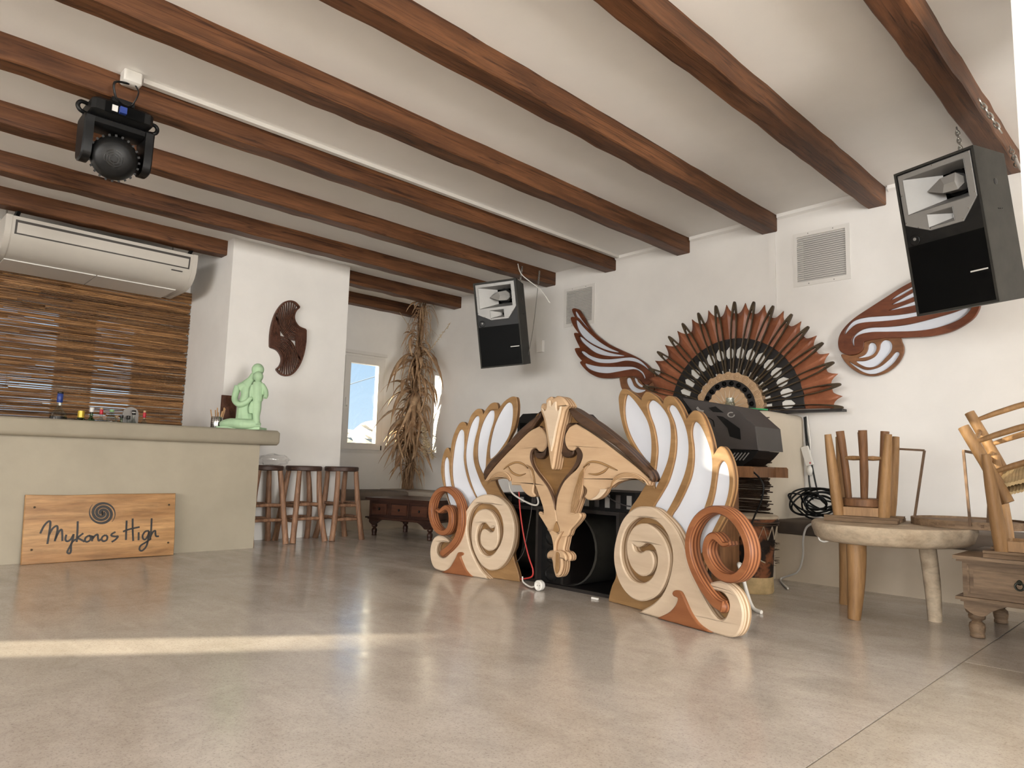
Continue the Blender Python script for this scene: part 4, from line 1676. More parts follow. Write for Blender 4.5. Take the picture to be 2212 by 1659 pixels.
def chain(label, a, c, links=6, r=.022):
    t = thing('hanging_chain', label, 'chain', tuple(c), group='galvanised hanging chains')
    a, c = Vector(a), Vector(c)
    n = links
    for i in range(n):
        m = a.lerp(c, (i + .5) / n)
        ln = (c - a).length / n
        b = MB()
        ex = Vector((1, 0, 0)) if i % 2 else Vector((0, 1, 0))
        dz = (c - a).normalized()
        ring = [m + dz * (ln * .72 * math.sin(q)) + ex * (ln * .34 * math.cos(q)) for q in [2 * PI * k / 12 for k in range(13)]]
        b.tube(ring, .0045, 5, caps=False)
        b.build('chain_link', 'chain', t, smooth=60)


chain('chain looped round the beam above the far loudspeaker', (-5.325, 5.34, 2.98), (-5.31, 5.30, 2.80), 7)
chain('chain on the beam end behind the far loudspeaker', (-5.325, 5.62, 2.99), (-5.32, 5.60, 2.84), 6)
chain('upper chain on the beam above the near loudspeaker', (-.885, 4.62, 3.0), (-.80, 4.70, 2.80), 7)
chain('chain on the beam end beside the right pier', (-.885, 5.45, 3.0), (-.84, 5.36, 2.82), 6)
chain('chain on the left side of the rightmost beam', (-1.06, 4.88, 2.98), (-1.03, 4.83, 2.78), 7)
chain_tube('steel_wire', [(-5.32, 5.60, 2.84), (-5.27, 5.48, 2.30), (-5.22, 5.36, 1.98)], .003, 'chain', label='thin steel wire from the beam end to the far loudspeaker')
chain_tube('speaker_cable', [(-5.33, 5.28, 3.0), (-5.2, 5.22, 2.84), (-5.0, 5.30, 2.66), (-4.92, 5.36, 2.52), (-4.97, 5.36, 2.58)], .006, 'whiteplastic', label='white cable hanging behind the far loudspeaker')
chain_tube('speaker_cable', [(-.87, 5.5, 2.95), (-.80, 5.2, 2.75), (-.72, 5.08, 2.6), (-.75, 5.0, 2.45)], .010, 'whiteplastic', label='white cable hanging behind the near loudspeaker')
p = ony(1172, 748, D)
b = MB()
b.box((p.x - .06, D - .04, p.z - .07), (p.x + .03, D - .001, p.z + .065))
tag(b.build('junction_box', 'wall', origin=(p.x, D, p.z)), 'small white junction box on the wall beside the far loudspeaker', 'box')

# ------------------------------------------------------------------ wall vents
for (x0_, x1_, z0_, z1_), lb in zip(VENTS, ('square white wall vent above the right carved wall wing', 'square white wall vent behind the tip of the left carved wall wing')):
    t = thing('wall_vent', lb, 'vent', ((x0_ + x1_) / 2, D, z0_), group='wall vents')
    b = MB()
    f_ = .035
    b.box((x0_, D - .008, z0_), (x1_, D + .004, z0_ + f_)).box((x0_, D - .008, z1_ - f_), (x1_, D + .004, z1_)).box((x0_, D - .008, z0_ + f_), (x0_ + f_, D + .004, z1_ - f_)).box((x1_ - f_, D - .008, z0_ + f_), (x1_, D + .004, z1_ - f_))
    b.build('vent_frame', 'pvc', t)
    n = 22
    for k in range(n):
        z = z0_ + f_ + (z1_ - z0_ - 2 * f_) * (k + .5) / n
        b = MB()
        xa, xb = x0_ + f_, x1_ - f_
        b.hexa([(xa, D - .006, z - .0095), (xb, D - .006, z - .0095), (xb, D + .010, z + .0095), (xa, D + .010, z + .0095), (xa, D - .007, z - .0085), (xb, D - .007, z - .0085), (xb, D + .009, z + .0105), (xa, D + .009, z + .0105)])
        b.build('slat', 'pvc', t)
    for u in (.28, .72):
        for z in (z0_ + .016, z1_ - .016):
            MB().ball((x0_ + (x1_ - x0_) * u, D - .009, z), .004, 6, 4).build('screw', 'greyplastic', t)

# ------------------------------------------------------------------ moving-head spotlight
hc = onx(255, 254, -4.54)
t = thing('moving_head_spotlight', 'black moving-head spotlight hanging from a ceiling beam', 'spotlight', (-4.54, hc.y, zb(-4.54)))
X0, Y0_, ZB = -4.54, hc.y, zb(-4.54)
b = MB()


def rounded_box(m, c, sx, sy, sz, e):
    vs, fs = [], []
    for z, i in ((-sz, e), (-sz + e, 0), (sz - e, 0), (sz, e)):
        ring = []
        for (ax_, ay_) in ((-1, -1), (1, -1), (1, 1), (-1, 1)):
            ring += [(ax_ * (sx - i) if ax_ * ay_ > 0 else ax_ * (sx - i - e), ay_ * (sy - i - e) if ax_ * ay_ > 0 else ay_ * (sy - i)),
                     (ax_ * (sx - i - e) if ax_ * ay_ > 0 else ax_ * (sx - i), ay_ * (sy - i) if ax_ * ay_ > 0 else ay_ * (sy - i - e))]
        vs += [(c[0] + x, c[1] + y, c[2] + z) for x, y in ring]
    for j in range(3):
        for k in range(8):
            fs.append((j * 8 + k, j * 8 + (k + 1) % 8, j * 8 + 8 + (k + 1) % 8, j * 8 + 8 + k))
    fs += [tuple(range(8))[::-1], tuple(24 + k for k in range(8))]
    m.add(vs, fs)


rounded_box(b, (X0, Y0_, ZB - .085), .12, .165, .05, .02)
base = b.build('base', 'blackplastic', t, smooth=40)
b = MB()
b.box((X0 - .09, Y0_ - .06, ZB - .036), (X0 + .09, Y0_ + .06, ZB - .001))
b.build('mounting_plate', 'blackplastic', t)
MB().box((X0 + .121, Y0_ - .10, ZB - .12), (X0 + .124, Y0_ + .11, ZB - .055)).build('connector_panel', 'grille', t)
MB().box((X0 + .124, Y0_ - .065, ZB - .105), (X0 + .127, Y0_ - .035, ZB - .068)).build('inlet_label', 'whiteplastic', t)
MB().box((X0 + .124, Y0_ - .028, ZB - .11), (X0 + .15, Y0_ + .008, ZB - .072)).build('power_plug', 'blue', t)
for s_ in (-1, 1):
    b = MB()
    ring = [(X0, Y0_ + s_ * .155, ZB - .06), (X0 + .02, Y0_ + s_ * .20, ZB - .065), (X0 + .02, Y0_ + s_ * .215, ZB - .09), (X0 + .02, Y0_ + s_ * .20, ZB - .118), (X0, Y0_ + s_ * .155, ZB - .12)]
    b.tube(sm3(ring, 4), .012, 7)
    b.build('handle', 'blackplastic', t, smooth=60)
b = MB()
rounded_box(b, (X0, Y0_, ZB - .162), .075, .15, .03, .015)
b.build('yoke_bridge', 'blackplastic', t, smooth=40)
for s_ in (-1, 1):
    b = MB()
    to = lambda u, v, d: Vector((X0 + u, Y0_ + s_ * (.142 + d), ZB + v))
    arm = [(-.075, -.14), (.075, -.14), (.085, -.20), (.08, -.33), (.05, -.395), (-.05, -.395), (-.08, -.33), (-.085, -.20)]
    b.prism([sm(arm, True, 3)], .045, .05, to, .008)
    b.build('yoke_arm', 'blackplastic', t, smooth=40)
hz = ZB - .335
Th = Matrix.Rotation(math.radians(-14), 4, 'Z') @ Matrix.Rotation(math.radians(112), 4, 'Y')
b = MB()
b.lathe([(.055, -.13), (.085, -.125), (.118, -.09), (.128, -.03), (.128, .03), (.122, .07), (.105, .105), (.09, .118), (.03, .122)], (X0, Y0_, hz), 28, Th)
b.build('head', 'blackplastic', t, smooth=40)
for k in range(24):
    q = 2 * PI * k / 24
    b = MB()
    b.box((.122, -.006, -.04), (.136, .006, .06), Matrix.Translation((X0, Y0_, hz)) @ Th @ Matrix.Rotation(q, 4, 'Z'))
    b.build('cooling_fin', 'blackplastic', t)
for r_ in (.02, .034, .048):
    for k in range(6):
        b = MB()
        pts = [Matrix.Translation((X0, Y0_, hz)) @ Th @ Vector((r_ * math.cos(q), r_ * math.sin(q), .122)) for q in [2 * PI * (k + .12 + .76 * i / 5) / 6 for i in range(6)]]
        b.tube(pts, .003, 5)
        b.build('vent_slot', 'black', t)
# socket box and its lead
p = onz(285, 168, 3.04)
b = MB()
rounded_box(b, (-4.405, 1.115, zc(-4.4) - .035), .045, .05, .04, .008)
o = b.build('ceiling_socket', 'whiteplastic', smooth=40, origin=(-4.405, 1.115, zc(-4.4)))
tag(o, 'white socket box on the ceiling above the spotlight', 'socket')
chain_tube('spotlight_lead', [(-4.39, 1.10, zc(-4.4) - .075), (-4.36, 1.02, 2.94), (-4.38, 1.04, 2.86), (-4.43, 1.10, ZB - .05)], .007, 'blackplastic', label='thick black lead looping from the ceiling socket to the spotlight')
chain_tube('spotlight_lead', [(-4.385, 1.135, zc(-4.4) - .075), (-4.37, 1.15, 2.93), (-4.40, 1.13, 2.86), (-4.45, 1.11, ZB - .04)], .0045, 'blackplastic', label='thin black lead hanging straight from the ceiling socket')


# ================================================================== CARVED BOOTH FRONT
def plane_thing(name, label, cat, P, group=None):
    Mx = Matrix(((P.ax.x, -P.n.x, P.up.x, P.P0.x), (P.ax.y, -P.n.y, P.up.y, P.P0.y), (P.ax.z, -P.n.z, P.up.z, P.P0.z), (0, 0, 0, 1)))
    return thing(name, label, cat, mat=Mx, group=group)


def part_prism(t, P, name, mat, loops, z, front, thick, ch=.004, smooth=35, n=4, label=None, floor=False):
    ox, oy, k = z
    ls = []
    for l in loops:
        q = P.tr(l, ox, oy, k, front)
        if floor:
            q = [(a[0], max(a[1], .001), *a[2:]) for a in q]
        ls.append(sm(q, True, n))
    if floor:
        ls = [[(a[0], max(a[1], .001)) for a in l] for l in ls]
    return MB().prism(ls, front, thick, lambda u, v, d: P.at(u, v, d), ch).build(name, mat, t, smooth=smooth, label=label)


def panels(t, P, z, holes, front, thick=.006):
    ox, oy, k = z
    for h in holes:
        c = P.tr(h, ox, oy, k, front)
        q = sm(c, True, 4)
        if _area(q) < 0:
            q = q[::-1]
        q = _inset(_clean(q), -.006)
        MB().prism([q], front, thick, lambda u, v, d: P.at(u, v, d)).build('white_panel', 'white', t)


# ---- left wing
aL, bL = onz(945, 1231, 0), onz(1120, 1257, 0)
PL = Plane(aL, bL - aL)
ZL = (900, 820, 3.455)
tL = plane_thing('carved_wing', 'left carved wooden wing of the booth front with white feather panels', 'carved wing', PL, 'carved wings of the booth')
frameL = [(765, 1522, 1), (765, 1480), (750, 1420), (724, 1335), (722, 1290), (740, 1240), (748, 1150), (745, 1060), (722, 990), (692, 930), (650, 880), (605, 805), (585, 750), (590, 680), (630, 580), (690, 440), (725, 370), (745, 290), (752, 200), (745, 140), (730, 127), (700, 130), (650, 165), (609, 220, 1), (600, 185), (585, 170), (550, 180), (515, 222), (492, 264, 1), (486, 232), (468, 217), (438, 227), (400, 275), (374, 350, 1), (363, 328), (343, 315), (315, 330), (285, 385), (262, 455), (248, 548, 1), (240, 520), (225, 508), (205, 535), (187, 600), (179, 670), (183, 720), (198, 790), (222, 870), (250, 960), (275, 1040), (290, 1100), (240, 1190), (180, 1175), (140, 1180), (112, 1240), (107, 1310), (120, 1380), (150, 1415), (200, 1422), (400, 1470, 1)]
holesL = [[(220, 578), (238, 605), (243, 690), (257, 790), (283, 870), (297, 950), (297, 1020), (290, 1062), (272, 1010), (245, 930), (222, 850), (206, 760), (200, 680), (204, 610)],
          [(335, 373), (352, 398), (353, 500), (350, 600), (370, 715), (400, 800), (440, 885), (400, 960), (360, 985), (318, 920), (288, 850), (268, 760), (262, 660), (270, 560), (285, 465), (312, 388)],
          [(455, 270), (466, 292), (455, 360), (432, 450), (420, 540), (426, 620), (450, 700), (482, 780), (522, 855), (480, 890), (450, 885), (412, 805), (385, 720), (366, 630), (362, 540), (375, 440), (398, 345), (430, 285)],
          [(565, 228), (578, 245), (574, 305), (547, 395), (526, 500), (517, 580), (512, 650), (496, 702), (474, 670), (455, 610), (450, 540), (455, 460), (472, 375), (502, 295), (540, 237)],
          [(690, 170), (712, 190), (716, 260), (705, 350), (682, 425), (640, 495), (590, 560), (548, 592), (540, 560), (542, 500), (557, 415), (582, 328), (622, 242), (662, 184)]]
part_prism(tL, PL, 'wing_frame', 'frame', [frameL] + holesL, ZL, .0, .036, .004, floor=True)
panels(tL, PL, ZL, holesL, -.014)
scrollL = [(540, 1492, 1), (480, 1428), (430, 1340), (395, 1250), (376, 1160), (373, 1090), (385, 1020), (410, 965), (450, 930), (500, 920), (550, 932), (597, 968), (627, 1022), (641, 1085), (641, 1150), (626, 1215), (592, 1275), (560, 1308), (525, 1318), (485, 1297), (455, 1245), (443, 1185), (450, 1120), (470, 1080), (500, 1068), (522, 1082), (545, 1108), (565, 1108), (579, 1098, 1),
           (572, 1130), (545, 1140), (522, 1126), (500, 1115), (480, 1132), (470, 1175), (476, 1225), (502, 1263), (540, 1279), (580, 1262), (604, 1215), (608, 1150), (599, 1080), (575, 1020), (540, 980), (500, 966), (455, 982), (422, 1030), (406, 1100), (404, 1170), (415, 1250), (442, 1320), (482, 1385), (530, 1420), (570, 1424), (612, 1410), (660, 1360), (700, 1280), (722, 1190), (725, 1100), (710, 1020), (680, 950), (630, 895), (577, 866), (520, 857), (466, 868), (420, 900), (382, 952), (350, 1010), (330, 1070), (315, 1140), (290, 1210), (262, 1262), (235, 1305), (200, 1330), (170, 1325), (150, 1298), (146, 1258), (160, 1225), (187, 1210), (215, 1216), (247, 1214, 1), (218, 1187), (180, 1166), (148, 1167), (120, 1190), (102, 1240), (97, 1300), (107, 1365), (130, 1408), (165, 1424), (200, 1432), (410, 1475, 1)]
part_prism(tL, PL, 'scroll', 'scroll', [scrollL], ZL, .06, .06, .008, floor=True, n=4)
ringL = [(188, 1296), (240, 1254), (287, 1195), (316, 1110), (324, 1020), (313, 940), (284, 872), (237, 827), (187, 819), (142, 845), (110, 900), (97, 970), (107, 1050), (137, 1113), (180, 1143), (220, 1133), (244, 1090), (250, 1030), (240, 978), (216, 956), (190, 966), (166, 985), (143, 972)]
kpx = 1 / 3.455
ax_s = abs(PL.uv(1000, 1100, .1)[0] - PL.uv(1001, 1100, .1)[0]) * kpx
ribbon(MB(), PL.tr(ringL, *ZL, .105), [20 * ax_s, 19 * ax_s, 17 * ax_s, 16 * ax_s, 15 * ax_s, 16 * ax_s, 17 * ax_s, 17 * ax_s, 15 * ax_s, 8 * ax_s], .105, .075, lambda u, v, d: PL.at(u, v, d), 6, .007).build('spiral_ring', 'red', tL, smooth=45)
u, v = PL.tr([(190, 1296)], *ZL, .09)[0]
MB().ball(PL.at(u, v, .07), (.035, .03, .03)).build('ring_knob', 'red', tL, smooth=80)
finL = [(180, 1441, 1), (235, 1412), (268, 1365), (290, 1325), (300, 1300), (312, 1289), (335, 1290), (345, 1300), (338, 1312), (325, 1322), (340, 1365), (368, 1425), (412, 1475, 1)]
part_prism(tL, PL, 'fin', 'red', [finL], ZL, .075, .07, .006, floor=True)

# ---- right wing
aR, bR = onz(1318, 1300, 0), onz(1580, 1372, 0)
PR = Plane(aR, bR - aR)
ZR = (1240, 820, 2.86)
tR = plane_thing('carved_wing', 'right carved wooden wing of the booth front, sunlit on its outer feathers', 'carved wing', PR, 'carved wings of the booth')
frameR = [(213, 1386, 1), (215, 1340), (232, 1275), (258, 1210), (262, 1100), (280, 950), (345, 800), (395, 725), (440, 650), (478, 600), (465, 555), (410, 490), (350, 410), (310, 322), (285, 230), (275, 150), (274, 105), (287, 70), (305, 57), (340, 70), (385, 105), (412, 130, 1), (421, 100), (442, 76), (470, 82), (510, 110), (547, 153, 1), (556, 117), (580, 100), (615, 112), (655, 165), (691, 243, 1), (715, 210), (745, 190), (785, 215), (820, 290), (848, 385), (862, 462, 1), (885, 425), (910, 412), (940, 440), (970, 510), (985, 590), (985, 660), (970, 740), (940, 830), (900, 910), (862, 975), (828, 1050), (805, 1120), (795, 1190), (800, 1250), (880, 1252), (930, 1265), (985, 1310), (1020, 1370), (1035, 1440), (1028, 1520), (1005, 1570), (950, 1588), (845, 1563), (510, 1472, 1)]
holesR = [[(330, 92), (370, 130), (420, 200), (455, 270), (472, 350), (475, 430), (470, 500), (463, 528), (440, 500), (390, 430), (345, 350), (318, 270), (308, 190), (315, 118)],
          [(475, 128), (510, 140), (555, 190), (585, 250), (595, 330), (590, 420), (575, 500), (545, 580), (512, 650), (500, 673), (492, 645), (495, 590), (505, 520), (512, 440), (505, 360), (490, 290), (465, 220), (453, 160)],
          [(595, 157), (625, 170), (660, 230), (690, 310), (704, 400), (700, 490), (680, 580), (645, 670), (602, 760), (555, 835), (520, 825), (490, 792), (530, 720), (575, 640), (605, 550), (625, 450), (628, 350), (615, 270), (592, 212), (580, 180)],
          [(745, 260), (775, 280), (810, 350), (840, 440), (850, 520), (845, 620), (825, 720), (790, 820), (742, 905), (692, 988), (640, 940), (595, 862), (640, 780), (685, 690), (720, 600), (735, 510), (735, 420), (725, 340), (729, 290)],
          [(915, 503), (940, 525), (955, 590), (955, 660), (940, 740), (910, 820), (870, 900), (830, 980), (790, 1062), (742, 1122), (720, 1060), (728, 1000), (755, 945), (795, 878), (840, 790), (865, 700), (878, 610), (890, 538)]]
part_prism(tR, PR, 'wing_frame', 'frame', [frameR] + holesR, ZR, .0, .036, .004, floor=True)
panels(tR, PR, ZR, holesR, -.014)
scrollR = [(393, 1439, 1), (480, 1390), (540, 1330), (578, 1250), (600, 1160), (605, 1080), (590, 1000), (558, 930), (512, 880), (460, 856), (402, 852), (352, 880), (315, 930), (293, 1000), (288, 1080), (301, 1150), (330, 1210), (370, 1248), (420, 1257), (466, 1235), (500, 1180), (512, 1112), (500, 1052), (470, 1017), (440, 1011), (410, 1030), (386, 1035), (361, 1017, 1),
           (374, 1058), (408, 1070), (440, 1056), (470, 1062), (489, 1100), (489, 1150), (465, 1198), (421, 1215), (380, 1195), (346, 1150), (326, 1090), (322, 1020), (336, 960), (367, 910), (410, 890), (460, 896), (511, 932), (555, 990), (581, 1060), (587, 1130), (574, 1210), (543, 1290), (500, 1340), (440, 1367), (390, 1366), (340, 1340), (290, 1280), (258, 1200), (243, 1120), (245, 1040), (262, 960), (290, 880), (330, 825), (380, 790), (430, 783), (490, 795), (550, 840), (610, 905), (653, 980), (682, 1060), (700, 1140), (730, 1220), (775, 1310), (825, 1400), (865, 1460), (897, 1484), (930, 1472), (950, 1430), (955, 1390), (940, 1345), (905, 1312), (862, 1303), (822, 1302), (790, 1280), (769, 1250, 1), (800, 1259), (840, 1255), (880, 1246), (922, 1252), (970, 1282), (1010, 1330), (1038, 1400), (1045, 1470), (1030, 1540), (1000, 1584), (960, 1593), (900, 1580), (840, 1562), (510, 1473, 1)]
part_prism(tR, PR, 'scroll', 'scroll', [scrollR], ZR, .06, .06, .008, floor=True)
ringR = [(905, 1404), (862, 1378), (812, 1318), (762, 1238), (722, 1150), (700, 1060), (702, 970), (732, 890), (782, 832), (850, 804), (920, 817), (980, 862), (1028, 930), (1060, 1010), (1068, 1090), (1050, 1160), (1008, 1212), (958, 1228), (900, 1212), (852, 1168), (818, 1108), (806, 1050), (820, 992), (850, 968), (880, 985), (912, 1018), (952, 1012)]
ax_s = abs(PR.uv(1500, 1150, .1)[0] - PR.uv(1501, 1150, .1)[0]) / 2.86
ribbon(MB(), PR.tr(ringR, *ZR, .105), [24 * ax_s, 20 * ax_s, 19 * ax_s, 18 * ax_s, 19 * ax_s, 20 * ax_s, 21 * ax_s, 20 * ax_s, 18 * ax_s, 8 * ax_s], .105, .075, lambda u, v, d: PR.at(u, v, d), 6, .007).build('spiral_ring', 'red', tR, smooth=45)
u, v = PR.tr([(905, 1404)], *ZR, .09)[0]
MB().ball(PR.at(u, v, .07), (.032, .03, .032)).build('ring_knob', 'red', tR, smooth=80)
finR = [(510, 1473, 1), (580, 1440), (620, 1398), (636, 1360), (630, 1346), (610, 1337), (603, 1320), (615, 1304), (640, 1303), (663, 1318), (690, 1375), (720, 1440), (770, 1510), (846, 1564, 1)]
part_prism(tR, PR, 'fin', 'red', [finR], ZR, .075, .07, .006, floor=True)

# ---- double-headed mask in the middle
YM = 3.50
PM = Plane((-3.15, YM, 0), (1, 0, 0))
ZM = (1030, 850, 4.046)
tM = plane_thing('carved_mask', 'carved mask of two sleeping faces with a spike, centre of the booth front', 'carved mask', PM)
heart = [(505, 215), (560, 150), (650, 100), (760, 115), (835, 160), (900, 250), (940, 400), (930, 600), (860, 700), (770, 800), (710, 920), (687, 1015, 1), (640, 900), (560, 760), (480, 640), (455, 540), (470, 400), (480, 290)]
part_prism(tM, PM, 'heart_board', 'heart', [heart], ZM, .055, .03, .002)
faceL = [(62, 772, 1), (105, 700), (175, 615), (260, 522), (335, 448), (405, 378), (470, 322), (540, 288, 1), (575, 318), (602, 372), (608, 430), (595, 480), (568, 508), (540, 505), (522, 482, 1), (495, 480), (470, 510), (466, 560), (482, 622), (520, 690), (570, 752), (612, 812), (642, 872), (662, 935), (686, 1022, 1), (700, 1120), (690, 1220), (640, 1235), (625, 1200), (600, 1160), (570, 1110), (540, 1062), (537, 1042), (550, 1031), (580, 1046), (575, 1000), (556, 940), (532, 870), (512, 812), (497, 792, 1), (488, 860), (506, 888), (494, 905), (460, 900), (420, 870), (392, 832), (380, 803, 1), (302, 800, 1), (296, 772), (285, 760), (240, 746), (165, 746), (105, 764)]
faceR = [(686, 1022, 1), (692, 955), (708, 880), (752, 782), (802, 722), (868, 662), (905, 600), (921, 540), (903, 492), (872, 468), (848, 490, 1), (830, 500), (798, 490), (775, 452), (766, 400), (776, 348), (810, 292), (862, 266, 1), (905, 290), (1005, 352), (1100, 420), (1192, 490), (1285, 562), (1385, 642), (1462, 710), (1517, 762, 1), (1500, 806, 1), (1462, 772), (1400, 756), (1330, 755), (1258, 766), (1200, 790), (1163, 822, 1), (1130, 828), (1110, 870), (1070, 912), (1020, 931), (970, 930), (935, 905, 1), (955, 868), (955, 835), (925, 802, 1), (918, 870), (888, 962), (858, 1045, 1), (888, 1045), (905, 1062), (898, 1092), (860, 1142), (815, 1190), (785, 1250), (690, 1260, 1), (700, 1120)]
part_prism(tM, PM, 'sleeping_face', 'ply', [faceL], ZM, .10, .055, .006)
part_prism(tM, PM, 'sleeping_face', 'ply', [faceR], ZM, .10, .055, .006)
trimL = [(48, 712, 1), (58, 665), (112, 588), (200, 500), (282, 410), (362, 322), (442, 252), (520, 192), (552, 158, 1), (545, 205), (505, 260), (478, 300), (430, 342), (350, 418), (262, 500), (172, 598), (105, 680), (62, 755, 1)]
trimR = [(765, 105, 1), (830, 130), (922, 190), (1032, 262), (1132, 340), (1232, 422), (1332, 512), (1432, 612), (1502, 682), (1527, 740), (1518, 772, 1), (1500, 735), (1440, 668), (1352, 592), (1272, 522), (1190, 450), (1092, 388), (990, 325), (885, 262), (835, 212), (800, 152)]
part_prism(tM, PM, 'dark_crest', 'darkply', [trimL], ZM, .115, .10, .012)
part_prism(tM, PM, 'dark_crest', 'darkply', [trimR], ZM, .115, .10, .012)
curlR = [(872, 258, 1), (810, 258), (755, 295), (722, 370), (716, 450), (732, 520), (765, 556), (805, 560), (838, 535), (846, 495, 1), (822, 503), (795, 490), (772, 450), (764, 395), (776, 335), (815, 288), (868, 268, 1)]
curlL = [(540, 282, 1), (580, 318), (607, 372), (612, 432), (602, 500), (592, 545), (560, 572), (522, 565), (498, 525), (497, 485, 1), (520, 500), (545, 512), (572, 506), (594, 478), (603, 430), (598, 376), (572, 322)]
part_prism(tM, PM, 'dark_curl', 'darkply', [curlR], ZM, .092, .04, .006)
part_prism(tM, PM, 'dark_curl', 'darkply', [curlL], ZM, .092, .04, .006)
edgeR = [(850, 482, 1), (880, 464), (914, 498), (922, 550), (897, 615), (838, 690), (775, 775), (735, 855), (708, 940), (690, 1022, 1), (668, 955), (690, 880), (718, 810), (765, 735), (828, 655), (862, 590), (872, 530), (862, 496)]
part_prism(tM, PM, 'dark_curl', 'darkply', [edgeR], ZM, .085, .03, .004)
edgeL = [(497, 478, 1), (470, 505), (462, 560), (480, 625), (520, 695), (572, 760), (615, 820), (645, 885), (665, 945), (684, 1020, 1), (672, 930), (648, 862), (610, 795), (560, 728), (505, 655), (480, 590), (478, 530)]
part_prism(tM, PM, 'dark_curl', 'darkply', [edgeL], ZM, .103, .02, .003)
spike = [(553, 150), (558, 98), (580, 85), (597, 90), (602, 52), (640, 26), (665, 40), (700, 20), (748, 38), (780, 75), (797, 106, 1), (762, 150), (742, 232), (716, 342), (692, 482), (666, 640), (653, 664, 1), (640, 640), (620, 500), (600, 352), (580, 232)]
part_prism(tM, PM, 'spike', 'ply', [spike], ZM, .15, .09, .010)
spike2 = [(562, 130), (588, 150), (605, 130), (612, 80), (632, 60), (645, 110), (660, 85), (685, 70), (690, 120), (705, 150), (728, 110), (722, 170), (690, 300), (668, 420), (645, 505, 1), (625, 400), (600, 240)]
part_prism(tM, PM, 'spike_overlay', 'scroll', [spike2], ZM, .172, .022, .005)
crL = [(85, 768, 1), (130, 712), (190, 682), (250, 690), (290, 740), (286, 764, 1), (235, 742), (165, 742)]
crR = [(1162, 822, 1), (1178, 755), (1230, 704), (1310, 686), (1398, 708), (1468, 758), (1502, 806, 1), (1460, 772), (1395, 753), (1315, 754), (1235, 772)]
part_prism(tM, PM, 'brow_crescent', 'ply', [crL], ZM, .116, .016, .006)
part_prism(tM, PM, 'brow_crescent', 'ply', [crR], ZM, .116, .016, .006)
snR = [(1140, 830, 1), (1112, 870), (1070, 912), (1020, 931), (990, 925), (1035, 900), (1065, 865), (1075, 835, 1)]
part_prism(tM, PM, 'snout_layer', 'scroll', [snR], ZM, .108, .01, .003)
nkR = [(985, 620, 1), (940, 640), (905, 690), (880, 760), (850, 860), (830, 950), (815, 1040), (830, 1055), (858, 1045), (885, 965), (915, 875), (925, 800), (930, 720), (945, 660)]
part_prism(tM, PM, 'neck_layer', 'ply', [nkR], ZM, .107, .009, .003)
nkL = [(440, 640, 1), (475, 670), (490, 720), (500, 790), (490, 790), (478, 730), (462, 680)]
part_prism(tM, PM, 'neck_layer', 'ply', [nkL], ZM, .107, .009, .003)
for i in range(6):
    f_ = i / 5
    A_ = [(982, 616), (937, 655), (924, 730), (915, 815), (887, 945), (853, 1045)]
    B_ = [(950, 632), (903, 692), (880, 760), (850, 860), (830, 950), (820, 1040)]
    ln = [(a[0] + (c_[0] - a[0]) * f_, a[1] + (c_[1] - a[1]) * f_) for a, c_ in zip(A_, B_)]
    ribbon(MB(), PM.tr(ln, *ZM, .11), [.0008, .0022, .0022, .0008], .111, .006, lambda u, v, d: PM.at(u, v, d), 5, .001).build('carved_ridge', 'frame', tM)
for i in range(4):
    f_ = i / 3
    ln = [(430 + 18 * f_, 622 + 10 * f_), (470 + 8 * f_, 660 - 4 * f_), (486 + 10 * f_, 715), (494 + 14 * f_, 790)]
    ribbon(MB(), PM.tr(ln, *ZM, .11), [.0008, .002, .0008], .109, .006, lambda u, v, d: PM.at(u, v, d), 5, .001).build('carved_ridge', 'frame', tM)
for base_, top_ in (([(90, 766), (135, 716), (192, 688), (248, 696), (286, 742)], 1), ([(1165, 815), (1182, 756), (1232, 708), (1310, 691), (1398, 713), (1466, 762)], -1)):
    for i in range(3):
        ln = [(x, y + 6 + i * 13) for x, y in base_]
        ribbon(MB(), PM.tr(ln, *ZM, .12), [.0006, .0018, .0018, .0006], .1185, .004, lambda u, v, d: PM.at(u, v, d), 4, .001).build('carved_ridge', 'frame', tM)
body = [(612, 1180), (690, 1110, 1), (800, 1190), (782, 1252), (772, 1300), (760, 1370), (796, 1388), (819, 1420), (816, 1455), (792, 1467), (768, 1447), (766, 1500), (756, 1560), (732, 1600), (697, 1607), (680, 1590), (664, 1530), (650, 1448), (612, 1440), (611, 1398), (638, 1372), (660, 1366), (655, 1290), (640, 1240), (622, 1205)]
part_prism(tM, PM, 'drop_ornament', 'ply', [body], ZM, .095, .055, .008)
ov = [(622, 1196, 1), (655, 1200), (700, 1222), (740, 1206, 1), (715, 1250), (690, 1300), (682, 1370), (720, 1372), (755, 1392), (775, 1430), (772, 1462), (745, 1448), (742, 1520), (720, 1585), (692, 1592), (672, 1520), (655, 1440), (668, 1370), (655, 1285), (640, 1235)]
part_prism(tM, PM, 'drop_overlay', 'ply', [ov], ZM, .125, .03, .006)
gr = [(690, 1118, 1), (712, 1165), (715, 1205), (690, 1215), (665, 1205), (672, 1160)]
part_prism(tM, PM, 'inlay', 'frame', [gr], ZM, .108, .012, .002)
gr2 = [(690, 1390), (715, 1400), (720, 1470), (715, 1540), (695, 1575), (682, 1540), (686, 1470)]
part_prism(tM, PM, 'inlay', 'frame', [gr2], ZM, .132, .01, .002)
ek = abs(PM.uv(1200, 1000, .1)[0] - PM.uv(1201, 1000, .1)[0]) / 4.046
